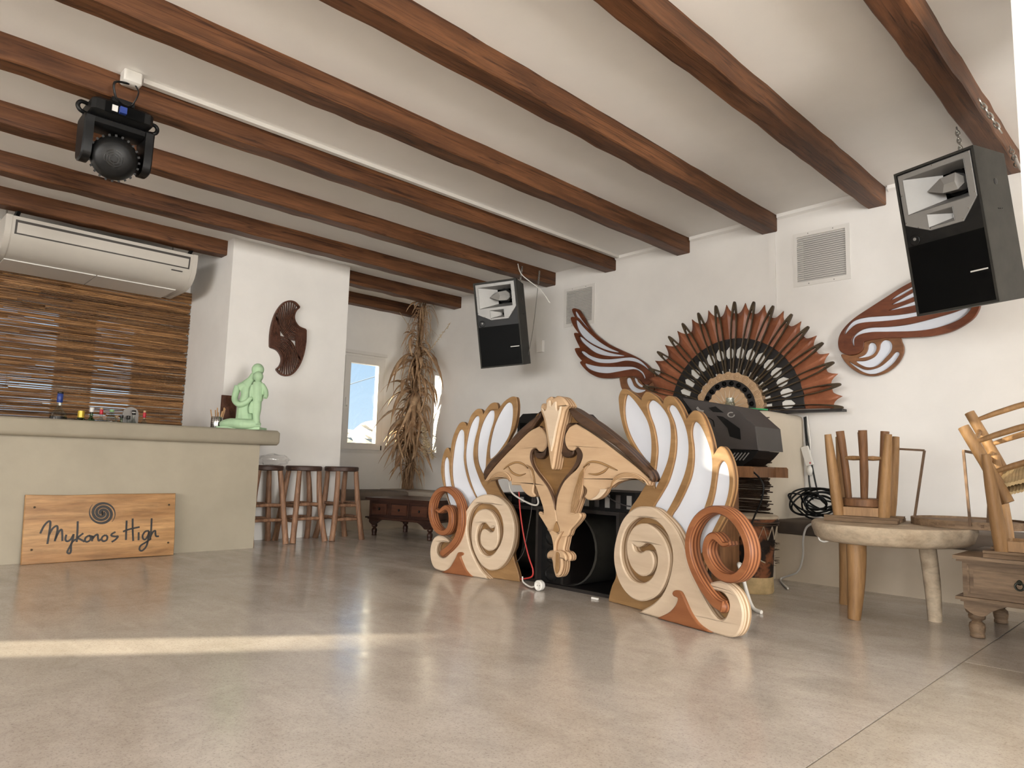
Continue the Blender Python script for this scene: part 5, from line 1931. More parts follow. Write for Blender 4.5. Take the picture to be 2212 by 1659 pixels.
for pts in ([(235, 662), (280, 625), (340, 602), (400, 615), (445, 655)], [(275, 640), (305, 688), (365, 716), (425, 700)], [(930, 645), (985, 600), (1062, 602), (1150, 636), (1228, 672)], [(975, 700), (1045, 707), (1110, 682), (1152, 640)]):
    ribbon(MB(), PM.tr(pts, *ZM, .104), [2 * ek, 7 * ek, 7 * ek, 2 * ek], .108, .012, lambda u, v, d: PM.at(u, v, d), 6, .003).build('eye_line', 'frame', tM, smooth=50)

# ---- subwoofer cabinets behind the mask
def sub(label, x0_, x1_, y0_, y1_, h, kind):
    t = thing('subwoofer', label, 'subwoofer', ((x0_ + x1_) / 2, (y0_ + y1_) / 2, 0), group='black subwoofer cabinets behind the mask')
    e = .022
    b = MB()
    b.box((x0_, y0_, 0), (x1_, y1_, e)).box((x0_, y0_, h - e), (x1_, y1_, h)).box((x0_, y0_, e), (x0_ + e, y1_, h - e)).box((x1_ - e, y0_, e), (x1_, y1_, h - e)).box((x0_ + e, y1_ - e, e), (x1_ - e, y1_, h - e))
    b.build('cabinet', 'blackwood', t)
    xm = x0_ + (x1_ - x0_) * .30
    b = MB()
    b.box((xm, y0_ + .03, e), (xm + .02, y1_ - e, h - e))
    b.build('divider', 'blackwood', t)
    b = MB()
    b.box((x0_ + e, y0_ + .04, e), (xm, y0_ + .06, h - e))
    pn = b.build('disc_panel', 'blackplastic', t)
    for k in range(4):
        z = e + (h - 2 * e) * (k + .5) / 4
        MB().lathe([(.055, 0), (.055, .006), (.046, .010), (.044, .006), (.001, .005)], ((x0_ + e + xm) / 2, y0_ + .04, z), 22, Matrix.Rotation(PI / 2, 4, 'X'), caps=False).build('disc', 'blackplastic', pn, smooth=40)
    # curved horn board
    pts = [(xm + .02 + (x1_ - xm - .06) * .55 * math.sin(a) + .03, e + (h - 2 * e) * (.5 - .5 * math.cos(a))) for a in [PI * i / 14 for i in range(15)]]
    b = MB()
    A = [(u, v) for u, v in pts]
    vs, fs = [], []
    for u, v in A:
        vs += [(u, y0_ + .05, v), (u - .018, y0_ + .05, v), (u - .018, y1_ - e, v), (u, y1_ - e, v)]
    for i in range(len(A) - 1):
        for k in range(4):
            fs.append((i * 4 + k, i * 4 + (k + 1) % 4, i * 4 + 4 + (k + 1) % 4, i * 4 + 4 + k))
    fs += [(0, 1, 2, 3), tuple(4 * (len(A) - 1) + k for k in (3, 2, 1, 0))]
    b.add(vs, fs)
    b.build('horn_board', 'carpet', t, smooth=50)
    return t


sub('black horn subwoofer behind the drop of the carved mask', -3.42, -2.705, 3.63, 4.15, .535, 0)
sub('black subwoofer half hidden behind the left carved wing', -4.15, -3.44, 3.70, 4.2, .52, 0)

# ---- desk, rack and monitors behind the front
t = thing('dj_desk', 'thick rustic plank desk behind the carved wings', 'desk', (-2.9, 4.5, 0))
b = MB()
pr_ = [(-4.42, 4.19), (-2.26, 4.19), (-2.19, 4.21), (-2.16, 4.26), (-2.16, 4.62), (-2.19, 4.68), (-2.26, 4.70), (-4.42, 4.70)]
b.prism([sm([(p[0], p[1]) for p in pr_], True, 2)], .845, .07, lambda u, v, d: Vector((u, v, d)), .01)
b.build('desk_slab', 'tan2', t, smooth=40)
for x, ya, yb in ((-4.1, 4.32, 4.66), (-2.36, 4.2, 4.46)):
    MB().box((x - .03, ya, 0), (x + .03, yb, .775)).build('leg_board', 'tan2', t)
def gear(label, a, c, panel):
    t = thing('audio_device', label, 'audio device', ((a[0] + c[0]) / 2, (a[1] + c[1]) / 2, a[2]))
    MB().box(a, c).build('case', 'blackplastic', t)
    n = panel
    for k in range(n):
        x = a[0] + (c[0] - a[0]) * (k + .5) / n
        MB().box((x - .018, a[1] - .004, a[2] + .02), (x + .018, a[1] + .001, c[2] - .02)).build('front_panel', 'greyplastic' if k % 2 else 'silver', t)
    return t


gear('black audio rack unit on the subwoofer behind the right face of the mask', (-3.05, 3.68, .536), (-2.62, 4.05, .66), 5)
gear('flat black mixer on the subwoofer behind the left face of the mask', (-4.0, 3.76, .521), (-3.5, 4.1, .60), 4)


PMo = Plane((-2.4, 4.30, .845), (1, 0, 0))
tMo = plane_thing('stage_monitor', 'charcoal wedge stage monitor rising behind the right carved wing', 'stage monitor', PMo, 'stage monitors on the desk')
pxl = lambda pts: [(*PMo.uv(p[0], p[1], 0), *p[2:]) for p in pts]
body_px = [(1468, 858, 1), (1582, 876, 1), (1632, 921, 1), (1638, 973, 1), (1541, 969, 1), (1470, 960, 1)]
atm = lambda u, v, d: PMo.at(u, v, d)
MB().prism([[p[:2] for p in pxl(body_px)]], 0, .36, atm, .006).build('cabinet', 'greyplastic', tMo)
low = [(1500, 964), (1541, 969), (1636, 974), (1622, 990), (1600, 1014), (1500, 1010)]
lw = [(p[0], max(p[1], .001)) for p in pxl(low)]
MB().prism([lw], -.02, .30, atm).build('foot_wedge', 'blackplastic', tMo)
for pts in ([(1531, 881), (1546, 878), (1563, 891), (1541, 890)], [(1548, 898), (1562, 900), (1599, 926), (1601, 950), (1577, 943), (1572, 925)]):
    MB().prism([[p[:2] for p in pxl(pts)]], .004, .006, atm).build('handle_recess', 'blackplastic', tMo)
ribbon(MB(), [p[:2] for p in pxl([(1506, 880), (1512, 887), (1520, 889)])], .008, .005, .006, atm, 3).build('logo_mark', 'silver', tMo)
rg = [p[:2] for p in pxl([(1580 + 7 * math.cos(q), 896 + 5 * math.sin(q)) for q in [PI * i / 6 for i in range(11)]])]
ribbon(MB(), rg, .0035, .005, .006, atm, 2).build('logo_mark', 'silver', tMo)
ribbon(MB(), [p[:2] for p in pxl([(1524, 900), (1540, 908), (1543, 922)])], .003, .005, .006, atm, 3).build('logo_mark', 'blackplastic', tMo)
MB().prism([[p[:2] for p in pxl([(1597, 926), (1632, 930), (1637, 968), (1603, 960)])]], .003, .006, atm).build('side_panel', 'greyplastic', tMo)
for k in range(5):
    a = [(1585 + k * 7.5, 978), (1572 + k * 7.5, 994)]
    ribbon(MB(), [p[:2] for p in pxl(a)], .003, -.016, .006, atm, 2).build('jack_strip', 'silver', tMo)
ribbon(MB(), [p[:2] for p in pxl([(1466, 860), (1475, 872), (1490, 892)])], .022, .03, .05, atm, 4).build('corner_cap', 'blackplastic', tMo, smooth=40)
PMb = Plane((-4.0, 4.33, .845), (1, 0, 0))
tMb = plane_thing('stage_monitor', 'black box monitor showing between the left wing and the mask', 'stage monitor', PMb, 'stage monitors on the desk')
MB().prism([[(-.33, .001), (.30, .001), (.30, .36), (.24, .41), (-.27, .41), (-.33, .36)]], 0, .34, lambda u, v, d: PMb.at(u, v, d), .006).build('cabinet', 'blackplastic', tMb)
MB().prism([[(-.29, .04), (.26, .04), (.26, .33), (-.29, .33)]], .006, .006, lambda u, v, d: PMb.at(u, v, d), .002).build('grille', 'grille', tMb)


# ================================================================== BACK WALL: block, fan, wall wings
t = thing('plaster_block', 'beige plaster block with dark sticks on its front, under the wooden fan', 'block', (-2.95, 5.58, 0))
b = MB()
c = .035
x0_, x1_, y0_, y1_, zt = -3.42, -2.492, 5.257, D - .002, 1.292
for (za, zb_, i) in ((0, zt - c, 0),):
    pass
lv = [(0, 0), (zt - .05, 0), (zt - .015, .012), (zt, .045)]
vs, fs = [], []
for z, i in lv:
    vs += [(x0_ + i, y1_, z), (x0_ + i, y0_ + i + c, z), (x0_ + i + c, y0_ + i, z), (x1_ - i - c, y0_ + i, z), (x1_ - i - c * .3, y0_ + i + c * .3, z), (x1_ - i, y0_ + i + c, z), (x1_ - i, y1_, z)]
for j in range(3):
    for k in range(7):
        fs.append((j * 7 + k, j * 7 + (k + 1) % 7, j * 7 + 7 + (k + 1) % 7, j * 7 + 7 + k))
fs += [tuple(range(7))[::-1], tuple(21 + k for k in range(7))]
b.add(vs, fs)
b.build('block_body', 'block', t, smooth=60)
rr = random.Random(9)
b = MB()
for k in range(230):
    z = .06 + 1.16 * k / 229 + rr.uniform(-.004, .004)
    xe = ony(1655 + rr.gauss(0, 5) - (14 if rr.random() < .15 else 0), 1000, 5.235).x + .02
    xs = -3.38 + rr.uniform(0, .05)
    tl = rr.gauss(0, .008)
    yy = 5.24 + rr.uniform(-.012, .006)
    b.tube([(xs, yy, z - tl), (xe, yy - .004, z + tl)], [.0035, .0035 + rr.uniform(0, .002)], 5)
o = b.build('stick_screen', 'stick', t)
o['kind'] = 'stuff'
b = MB()
for x in (-3.2, -2.85):
    b.tube([(x, 5.222, .06), (x, 5.222, 1.22)], .002, 4)
b.build('binding_wire', 'rusty', t)

# ---- fan
YFN = 5.74
FC = (-3.029, 1.351)
PF = Plane((FC[0], YFN, FC[1]), (1, 0, 0))
tF = plane_thing('wooden_fan', 'large half-round copper-brown wooden fan with dark spokes on the back wall', 'wall decoration', PF)
fat = lambda u, v, d: PF.at(u, v, d)
STEP = math.radians(11.08)
A0, NSP = math.radians(-1.5), 17
A1 = A0 + STEP * (NSP - 1)
# pleated scalloped panel
for k in range(NSP - 1):
    b = MB()
    vs, fs = [], []
    NA_, NR = 10, 5
    for i in range(NA_ + 1):
        s_ = i / NA_
        th = A0 + (k + s_) * STEP
        mid = 1 - abs(2 * s_ - 1)                       # 0 on a spoke, 1 half way
        Ro = .845 + .085 * max(0, (mid - .0)) ** 2.2 if mid < .97 else .955
        Ro = .855 + .085 * mid ** 3.0
        dep = .0 + .045 * mid
        for j in range(NR + 1):
            r_ = .50 + (Ro - .50) * j / NR
            q = .3 + .7 * j / NR
            vs.append(fat(r_ * math.cos(th), r_ * math.sin(th), dep * q))
    for i in range(NA_):
        for j in range(NR):
            o_ = i * (NR + 1) + j
            fs.append((o_, o_ + 1, o_ + NR + 2, o_ + NR + 1))
    b.add(vs, fs)
    o = b.build('fan_pleat', 'fanpanel', tF, smooth=30)
    md = o.modifiers.new('t', 'SOLIDIFY')
    md.thickness = .012
    md.offset = 0


def arc_band(r0, r1, a0, a1, n=40):
    return [(r1 * math.cos(a0 + (a1 - a0) * i / n), r1 * math.sin(a0 + (a1 - a0) * i / n)) for i in range(n + 1)] + [(r0 * math.cos(a1 + (a0 - a1) * i / n), r0 * math.sin(a1 + (a0 - a1) * i / n)) for i in range(n + 1)]


MB().prism([arc_band(.20, .63, A0, A1)], .03, .03, fat, .002).build('black_field', 'blackwood', tF)
for k in range(NSP - 1):
    th = math.radians(2.6) + k * math.radians(11.22)
    b = MB()
    hw, hl_ = .036, .05
    hexp = [(-hl_, -hw * .55), (-hl_, hw * .55), (-hl_ * .45, hw), (hl_ * .5, hw * .9), (hl_ * 1.15, 0), (hl_ * .5, -hw * .9), (-hl_ * .45, -hw)]
    cs, sn = math.cos(th), math.sin(th)
    b.prism([[((.50 + x) * cs - y * sn, (.50 + x) * sn + y * cs) for x, y in hexp]], .038, .010, fat, .002)
    b.build('ivory_tile', 'whiteplastic', tF)
    b = MB()
    sq = [(-.022, -.014), (.022, -.017), (.022, .017), (-.022, .014)]
    b.prism([[((.335 + x) * cs - y * sn, (.335 + x) * sn + y * cs) for x, y in sq]], .036, .008, fat, .001)
    b.build('ivory_tile', 'whiteplastic', tF)
for k in range(NSP):
    th = A0 + k * STEP
    cs, sn = math.cos(th), math.sin(th)
    # needle-eye spoke: closed pointed loop standing off the panel
    out = [(.27, .009), (.40, .017), (.55, .025), (.70, .029), (.82, .026), (.90, .019), (.945, .010), (.952, 0, 1)]
    outl = [(x, y) for x, y, *q in out] + [(x, -y) for x, y, *q in reversed(out[:-1])]
    inn = [(.34, .003), (.46, .012), (.58, .0175), (.70, .0205), (.79, .0175), (.86, .009), (.885, 0)]
    innl = [(x, y) for x, y in inn] + [(x, -y) for x, y in reversed(inn[:-1])]
    rotp = lambda l: [(x * cs - y * sn, x * sn + y * cs) for x, y in l]
    MB().prism([sm(rotp(outl), True, 3), sm(rotp(innl), True, 3)], .085, .022, fat, .003).build('spoke', 'spoke', tF, smooth=40)
MB().box(PF.at(-.97, -.055, .0), PF.at(.95, -.035, .10)).build('base_rail', 'blackwood', tF)
# carved medallion
MB().prism([arc_band(.001, .315, math.radians(-4), math.radians(184), 14)], .105, .10, fat, .003).build('medallion', 'ply', tF)
for k in range(11):
    th = math.radians(6 + 16.8 * k)
    c = (.288 * math.cos(th), .288 * math.sin(th))
    half = [(c[0] + .038 * math.cos(th + PI + q), c[1] + .038 * math.sin(th + PI + q)) for q in [-PI / 2 + PI * i / 12 for i in range(13)]]
    half = [(c[0] + .036 * math.cos(q), c[1] + .036 * math.sin(q)) for q in [2 * PI * i / 18 for i in range(18)]]
    MB().prism([half], .112, .01, fat, .003).build('carved_disc', 'ply', tF)
    for r_ in (.026, .014):
        ring = [fat(c[0] + r_ * math.cos(q), c[1] + r_ * math.sin(q), .112) for q in [2 * PI * i / 14 for i in range(15)]]
        MB().tube(ring, .002, 4, caps=False).build('carved_line', 'frame', tF)
MB().prism([arc_band(.19, .25, math.radians(-4), math.radians(184), 30)], .118, .016, fat, .003).build('bead_band', 'blackwood', tF)
for k in range(10):
    th = math.radians(8 + 18.2 * k)
    MB().ball(fat(.22 * math.cos(th), .22 * math.sin(th), .118), .021, 12, 8).build('black_bead', 'grille', tF, smooth=80)
rays = [(.0, -.01)]
inner = []
for i in range(23):
    th = math.radians(-4 + 188 * i / 22)
    r_ = .195 if i % 2 else .182
    inner.append((r_ * math.cos(th), r_ * math.sin(th)))
MB().prism([inner], .126, .02, fat, .003).build('sunburst', 'ply', tF)
for i in range(1, 11):
    th = math.radians(188 * i / 11 - 4)
    ribbon(MB(), [(.07 * math.cos(th), .07 * math.sin(th)), (.12 * math.cos(th), .12 * math.sin(th)), (.175 * math.cos(th), .175 * math.sin(th))], [.005, .004, .001], .131, .008, fat, 2, .002).build('carved_ray', 'scroll', tF)
for r_ in (.062, .048, .034):
    pts = [(r_ * math.cos(math.radians(-4 + 188 * i / 14)), r_ * math.sin(math.radians(-4 + 188 * i / 14))) for i in range(15)]
    ribbon(MB(), pts, .006, .138 - r_ * .05, .012, fat, 2, .002).build('carved_arch', 'ply', tF)

# glass jar, strap and remote on the block
pj = ony(1577, 885, 5.36)
t = thing('glass_jar', 'clear glass jar standing on the block before the fan', 'jar', (pj.x, 5.36, zt))
MB().lathe([(.028, 0), (.032, .01), (.040, .05), (.043, .075), (.034, .085), (.034, .12), (.030, .122), (.030, .09), (.038, .07), (.03, .012), (.001, .01)], (pj.x, 5.36, zt), 20, caps=False).build('jar_glass', 'bottle', t, smooth=40)
p = ony(1630, 879, 5.33)
b = MB()
b.tube(sm3([(p.x - .09, 5.33, zt + .012), (p.x - .04, 5.31, zt + .02), (p.x + .05, 5.30, zt + .014), (p.x + .12, 5.31, zt + .006)], 5), .006, 6)
tag(b.build('green_strap', 'greenband', origin=(p.x, 5.32, zt)), 'bright green strap lying on the block below the fan', 'strap')
b = MB()
b.box((p.x - .09, 5.335, zt + .001), (p.x + .10, 5.375, zt + .02))
tag(b.build('remote_control', 'blackplastic', origin=(p.x, 5.35, zt)), 'flat black remote beside the green strap on the block', 'remote')

# ---- wall wings
YWW = 5.862
PWL = Plane((-4.2, YWW, 1.4), (1, 0, 0))
ZWL = (960, 500, 4.608)
tW = plane_thing('wall_wing', 'left carved mahogany wing on the back wall, feathers reaching to the vent', 'carved wing', PWL, 'carved wings on the back wall')
fwl = [(1270, 792), (1275, 768), (1302, 765), (1337, 782), (1375, 838), (1422, 920), (1482, 1000), (1562, 1070), (1652, 1130), (1762, 1182), (1882, 1236), (1962, 1282), (2030, 1338), (2072, 1395), (2085, 1450), (2062, 1500), (2020, 1525), (1975, 1512), (1940, 1468), (1860, 1442), (1752, 1450), (1642, 1461), (1542, 1455), (1452, 1416), (1390, 1362), (1352, 1315), (1350, 1297), (1367, 1288, 1), (1322, 1232), (1296, 1177), (1307, 1160), (1347, 1158, 1), (1310, 1082), (1288, 1022), (1300, 1008), (1334, 1012, 1), (1282, 940), (1256, 872), (1266, 850), (1297, 853, 1)]
hwl = [[(1296, 795), (1320, 806), (1362, 872), (1420, 948), (1470, 1010), (1400, 940), (1342, 872), (1310, 842)],
       [(1305, 886), (1330, 892), (1382, 952), (1452, 1022), (1542, 1098), (1642, 1160), (1735, 1202), (1642, 1188), (1542, 1152), (1442, 1100), (1370, 1040), (1322, 962)],
       [(1340, 1046), (1370, 1056), (1442, 1112), (1532, 1162), (1642, 1206), (1790, 1236), (1702, 1242), (1602, 1235), (1502, 1206), (1422, 1150), (1362, 1092)],
       [(1356, 1191), (1392, 1196), (1452, 1236), (1542, 1265), (1642, 1270), (1742, 1260), (1850, 1252), (1930, 1276), (2000, 1332), (2040, 1392), (1980, 1338), (1900, 1297), (1802, 1285), (1702, 1304), (1602, 1310), (1502, 1296), (1422, 1256), (1372, 1217)],
       [(1396, 1311), (1432, 1321), (1522, 1341), (1642, 1346), (1762, 1345), (1862, 1346), (1925, 1367), (1975, 1402), (1998, 1455), (1985, 1462), (1958, 1412), (1900, 1372), (1820, 1377), (1722, 1395), (1622, 1410), (1522, 1400), (1442, 1371), (1402, 1337)]]
part_prism(tW, PWL, 'wing_frame', 'wingwood', [fwl] + hwl, ZWL, .03, .03, .003)
panels(tW, PWL, ZWL, hwl, .008)
fl2 = [(1750, 1450), (1748, 1505), (1762, 1562), (1802, 1612), (1872, 1645), (1955, 1660), (2040, 1630), (2090, 1562), (2108, 1480), (2085, 1400), (2070, 1470), (2030, 1530), (1980, 1522), (1940, 1475), (1860, 1446)]
hl2 = [[(1815, 1462), (1848, 1460), (1868, 1495), (1890, 1540), (1940, 1570), (2000, 1578), (1960, 1602), (1900, 1602), (1848, 1570), (1815, 1510)]]
hl3 = [(1886, 1462), (1912, 1466), (1930, 1502), (1970, 1532), (2005, 1548), (1945, 1545), (1905, 1510)]
part_prism(tW, PWL, 'lower_feathers', 'wingwood2', [fl2] + hl2 + [hl3], ZWL, .022, .022, .003)
panels(tW, PWL, ZWL, hl2 + [hl3], .006)

PWR = Plane((-1.8, YWW, 1.4), (1, 0, 0))
ZWR = (1640, 400, 3.858)
tW = plane_thing('wall_wing', 'right carved mahogany wing on the back wall, half behind the near loudspeaker', 'carved wing', PWR, 'carved wings on the back wall')
fwr = [(872, 1306, 1), (1000, 1280), (1200, 1270), (1380, 1262), (1500, 1245), (1620, 1210), (1730, 1150), (1800, 1090), (1838, 1015), (1836, 985), (1790, 975, 1), (1830, 890), (1815, 862), (1760, 870, 1), (1775, 780), (1750, 758), (1700, 775, 1), (1700, 690), (1670, 672), (1620, 690, 1), (1600, 640), (1560, 650), (1450, 700), (1275, 800), (1180, 852), (1060, 930), (920, 1020), (800, 1100), (722, 1170), (672, 1240), (656, 1310), (667, 1372), (702, 1402), (760, 1415), (830, 1400), (866, 1362)]
hwr = [[(790, 1342), (772, 1300), (790, 1252), (850, 1206), (930, 1186), (1060, 1180), (1200, 1166), (1320, 1142), (1450, 1108), (1600, 1065), (1700, 1028), (1770, 1005), (1740, 1062), (1660, 1122), (1540, 1170), (1420, 1200), (1280, 1215), (1100, 1220), (940, 1223), (842, 1242), (793, 1278)],
       [(712, 1246), (722, 1200), (782, 1132), (880, 1102), (1000, 1091), (1150, 1080), (1320, 1052), (1500, 1002), (1650, 945), (1780, 905), (1700, 980), (1560, 1035), (1400, 1072), (1200, 1112), (1040, 1131), (882, 1142), (802, 1162), (742, 1212)],
       [(1078, 1044), (1180, 1006), (1310, 958), (1500, 880), (1710, 805), (1600, 890), (1450, 955), (1310, 996), (1200, 1021)],
       [(1102, 994), (1180, 946), (1290, 886), (1500, 785), (1640, 720), (1480, 840), (1300, 924), (1190, 970)],
       [(1092, 958), (1150, 912), (1290, 832), (1450, 740), (1560, 690), (1420, 790), (1280, 862), (1180, 920)]]
part_prism(tW, PWR, 'wing_frame', 'wingwood', [fwr] + hwr, ZWR, .03, .03, .003)
panels(tW, PWR, ZWR, hwr, .008)
fr2 = [(682, 1420), (722, 1482), (790, 1542), (870, 1580), (960, 1590), (1060, 1560), (1150, 1492), (1198, 1412), (1205, 1352), (1187, 1302), (1160, 1268), (1000, 1280), (880, 1306), (868, 1365), (830, 1404), (762, 1419), (705, 1408)]
hr2 = [[(822, 1440), (878, 1412), (903, 1370), (910, 1332), (930, 1313), (963, 1320), (977, 1355), (958, 1400), (910, 1428)],
       [(806, 1468), (880, 1464), (958, 1430), (998, 1372), (1010, 1322), (1040, 1292), (1084, 1297), (1107, 1332), (1098, 1382), (1050, 1440), (990, 1498), (930, 1518), (870, 1508)],
       [(750, 1472), (792, 1510), (870, 1558), (950, 1574), (1038, 1545), (1110, 1490), (1150, 1440), (1168, 1405), (1155, 1389), (1130, 1396), (1080, 1452), (1000, 1514), (900, 1540), (822, 1512)]]
part_prism(tW, PWR, 'lower_feathers', 'wingwood2', [fr2] + hr2, ZWR, .022, .022, .003)
panels(tW, PWR, ZWR, hr2, .006)


# ================================================================== RIGHT SIDE: slab table, stools, tray table, chest
TZ = .53
eL, eR = onz(1748, 1124, TZ), onz(2111, 1148, TZ)
tc_ = Vector((-1.43, 4.53, 0))
t = thing('slab_table', 'round weathered wooden slab table on three thick legs', 'table', (tc_.x, tc_.y, 0))
b = MB()
n = 40
vs, fs = [], []
rr = random.Random(4)
wob = [1 + .03 * math.sin(3 * q + .6) + .018 * math.sin(5 * q) for q in [2 * PI * k / n for k in range(n)]]
RT = .43
for z, f_ in ((.425, .86), (.432, .91), (.45, .96), (.50, 1.0), (.522, 1.0), (TZ, .985)):
    for k in range(n):
        q = 2 * PI * k / n
        b.v.append(Vector((tc_.x + RT * f_ * wob[k] * math.cos(q), tc_.y + RT * f_ * wob[k] * math.sin(q), z)))
for j in range(5):
    for k in range(n):
        k2 = (k + 1) % n
        b.f.append([j * n + k, j * n + k2, j * n + n + k2, j * n + n + k])
b.f += [list(range(n))[::-1], [5 * n + k for k in range(n)]]
b.build('slab', 'stump', t, smooth=50)
for fp, dx, dy in ((onz(1845, 1338, 0), .0, .0), (onz(2020, 1342, 0), 0, 0), (onz(1825, 1305, 0), 0, 0)):
    top_ = Vector((fp.x + (tc_.x - fp.x) * .12, fp.y + (tc_.y - fp.y) * .12, .44))
    b = MB()
    b.tube(log_path((fp.x, fp.y, 0), top_, (.006, 0, 0), 6), [.036, .038, .041, .043, .044, .045, .045] if fp.x > -1.5 else [.034, .039, .044, .048, .051, .053, .053], 10)
    b.build('leg', 'tan' if fp.x < -1.5 else 'stump', t, smooth=60)


def plank_stool(label, group):
    """upright: plank seat on top at z = h; returned upside-down by the caller"""
    t = thing('plank_stool', label, 'stool', group=group)
    h, s_ = .50, .19
    LB, LT = .122, .165
    for k in range(7):
        y = -.205 + k * .0595
        MB().box((-.195 + .006 * (k % 2), y * .92, h), (.195 + .005 * ((k + 1) % 2), y * .92 + .051, h + .02)).build('plank', 'plank', t, local=True)
    MB().box((-.20, -.16, h - .012), (.20, -.10, h)).build('batten', 'plank', t, local=True)
    MB().box((-.20, .10, h - .012), (.20, .16, h)).build('batten', 'plank', t, local=True)
    for sx, sy in ((-1, -1), (1, -1), (1, 1), (-1, 1)):
        a, c_ = Vector((sx * LB, sy * LB, h - .012)), Vector((sx * LT, sy * LT, 0))
        MB().tube(log_path(c_, a, (0, 0, 0), 6), [.020, .025, .029, .031, .033, .034, .032], 9).build('leg', 'tan', t, smooth=60, local=True)
    for sy in (-1, 1):
        MB().box((-.11, sy * .122 - .012, h - .065), (.11, sy * .122 + .012, h - .014)).build('apron', 'tan', t, local=True)
        MB().box((sy * .122 - .012, -.11, h - .065), (sy * .122 + .012, .11, h - .014)).build('apron', 'tan', t, local=True)
    return t


pA = (onz(1791, 1112, TZ + .04) + onz(1942, 1107, TZ + .04)) / 2
ps = plank_stool('upturned plank-seat stool lying on the slab table', 'upturned plank stools')
ps.matrix_world = Matrix.Translation((-1.58, 4.605, TZ + .522)) @ Matrix.Rotation(math.radians(10), 4, 'Z') @ Matrix.Rotation(PI, 4, 'X')
ps2 = copy_tree(ps, Matrix.Translation((-.716, 4.45, .412 + .522)) @ Matrix.Rotation(math.radians(4), 4, 'Z') @ Matrix.Rotation(PI, 4, 'X'), 'upturned plank-seat stool lying on the weathered drawer chest')

# small round stool upturned on the first one
t = thing('round_stool', 'small dark round stool upturned inside the plank stool on the slab table', 'stool', (-1.58, 4.605, TZ + .086))
zb0 = TZ + .088
b = MB()
b.lathe([(.128, 0), (.135, .006), (.135, .044), (.128, .05)], (-1.58, 4.605, zb0), 24)
b.build('seat', 'tan2', t, smooth=40)
lg = []
for k in range(4):
    q = math.radians(20 + 90 * k)
    a = Vector((-1.58 + .085 * math.cos(q), 4.605 + .085 * math.sin(q), zb0 + .045))
    c_ = Vector((-1.58 + .125 * math.cos(q), 4.605 + .125 * math.sin(q), zb0 + .46))
    lg.append((a, c_))
    MB().tube(log_path(a, c_, (.004, 0, 0), 5), [.020, .022, .024, .023, .025, .026], 8).build('leg', 'tan2', t, smooth=60)
for k in range(4):
    a = lg[k][0].lerp(lg[k][1], .6)
    c_ = lg[(k + 1) % 4][0].lerp(lg[(k + 1) % 4][1], .6)
    MB().tube([a, a.lerp(c_, .5), c_], [.010, .014, .010], 7).build('stretcher', 'tan', t, smooth=60)

# round folding tray table lying upside down, metal loops up
TC = onz(2035, 1128, TZ + .02)
TC = Vector((-1.07, 4.80, 0))
t = thing('tray_table', 'upturned round folding table with thin metal loop legs on the slab table', 'table', (TC.x, TC.y, TZ))
b = MB()
RD = .30
bd = [(-RD, -.24), (-.24, -.12), (-.12, 0), (0, .12), (.12, .24), (.24, RD)]
a_ = math.radians(18)
for k in range(6):
    y0_, y1_ = -RD + k * .10 + .0015, -RD + (k + 1) * .10 - .0015
    pts = []
    for y in [y0_ + (y1_ - y0_) * i / 6 for i in range(7)]:
        pts.append((math.sqrt(max(RD * RD - y * y, 0)), y))
    for y in [y1_ + (y0_ - y1_) * i / 6 for i in range(7)]:
        pts.append((-math.sqrt(max(RD * RD - y * y, 0)), y))
    MB().prism([_clean(pts)], TZ + .03, .018, lambda u, v, d: Vector((TC.x + u * math.cos(a_) - v * math.sin(a_), TC.y + u * math.sin(a_) + v * math.cos(a_), d))).build('plank', 'plank', t)
rim = [(TC.x + RD * math.cos(q), TC.y + RD * math.sin(q)) for q in [2 * PI * i / 40 for i in range(40)]]
rimi = [(TC.x + (RD - .012) * math.cos(q), TC.y + (RD - .012) * math.sin(q)) for q in [2 * PI * i / 40 for i in range(40)]]
MB().prism([rim, rimi], TZ + .042, .041, lambda u, v, d: Vector((u, v, d))).build('rim', 'plank', t, smooth=40)


def flat_loop(pts, nm):
    b = MB()
    for p_, q_ in zip(pts[:-1], pts[1:]):
        b.tube([p_, q_], .009, 4)
    b.build(nm, 'rusty', t)


zf = TZ + .035
yl = TC.y
LL = [onp(*q, Vector((TC.x, yl, 0)), Vector((0, 1, 0))) for q in ((1927, 1115), (1927, 969), (1997, 973), (1976, 1115))]
flat_loop(LL, 'leg_loop')
Pn = Plane((TC.x, 4.62, 0), (1, 0, 0))
LR = [ony(2096, 1136, 4.50), ony(2081, 974, 4.50), ony(2140, 986, 4.80), ony(2134, 1130, 4.80)]
flat_loop(LR, 'leg_loop')
MB().box(LL[1] - Vector((.012, .012, .04)), LL[1] + Vector((.012, .012, .02))).build('end_cap', 'whiteplastic', t)

# weathered chest at the right edge
drawer_table('drawer_chest', 'weathered grey-brown drawer chest on turned legs at the right edge', .95, .62, .412, ('chest', 'chest'), 0, (-1.0, 4.285, 0), 2, 'ring', .04, .15)

# rush-seated chair upturned and tilted on the plank stool
t = thing('rush_chair', 'sunlit rush-seated chair tipped upside down at the right edge', 'chair', (-.75, 4.6, .95))


def at_y(q, Y):
    return ony(q[0], q[1], Y)


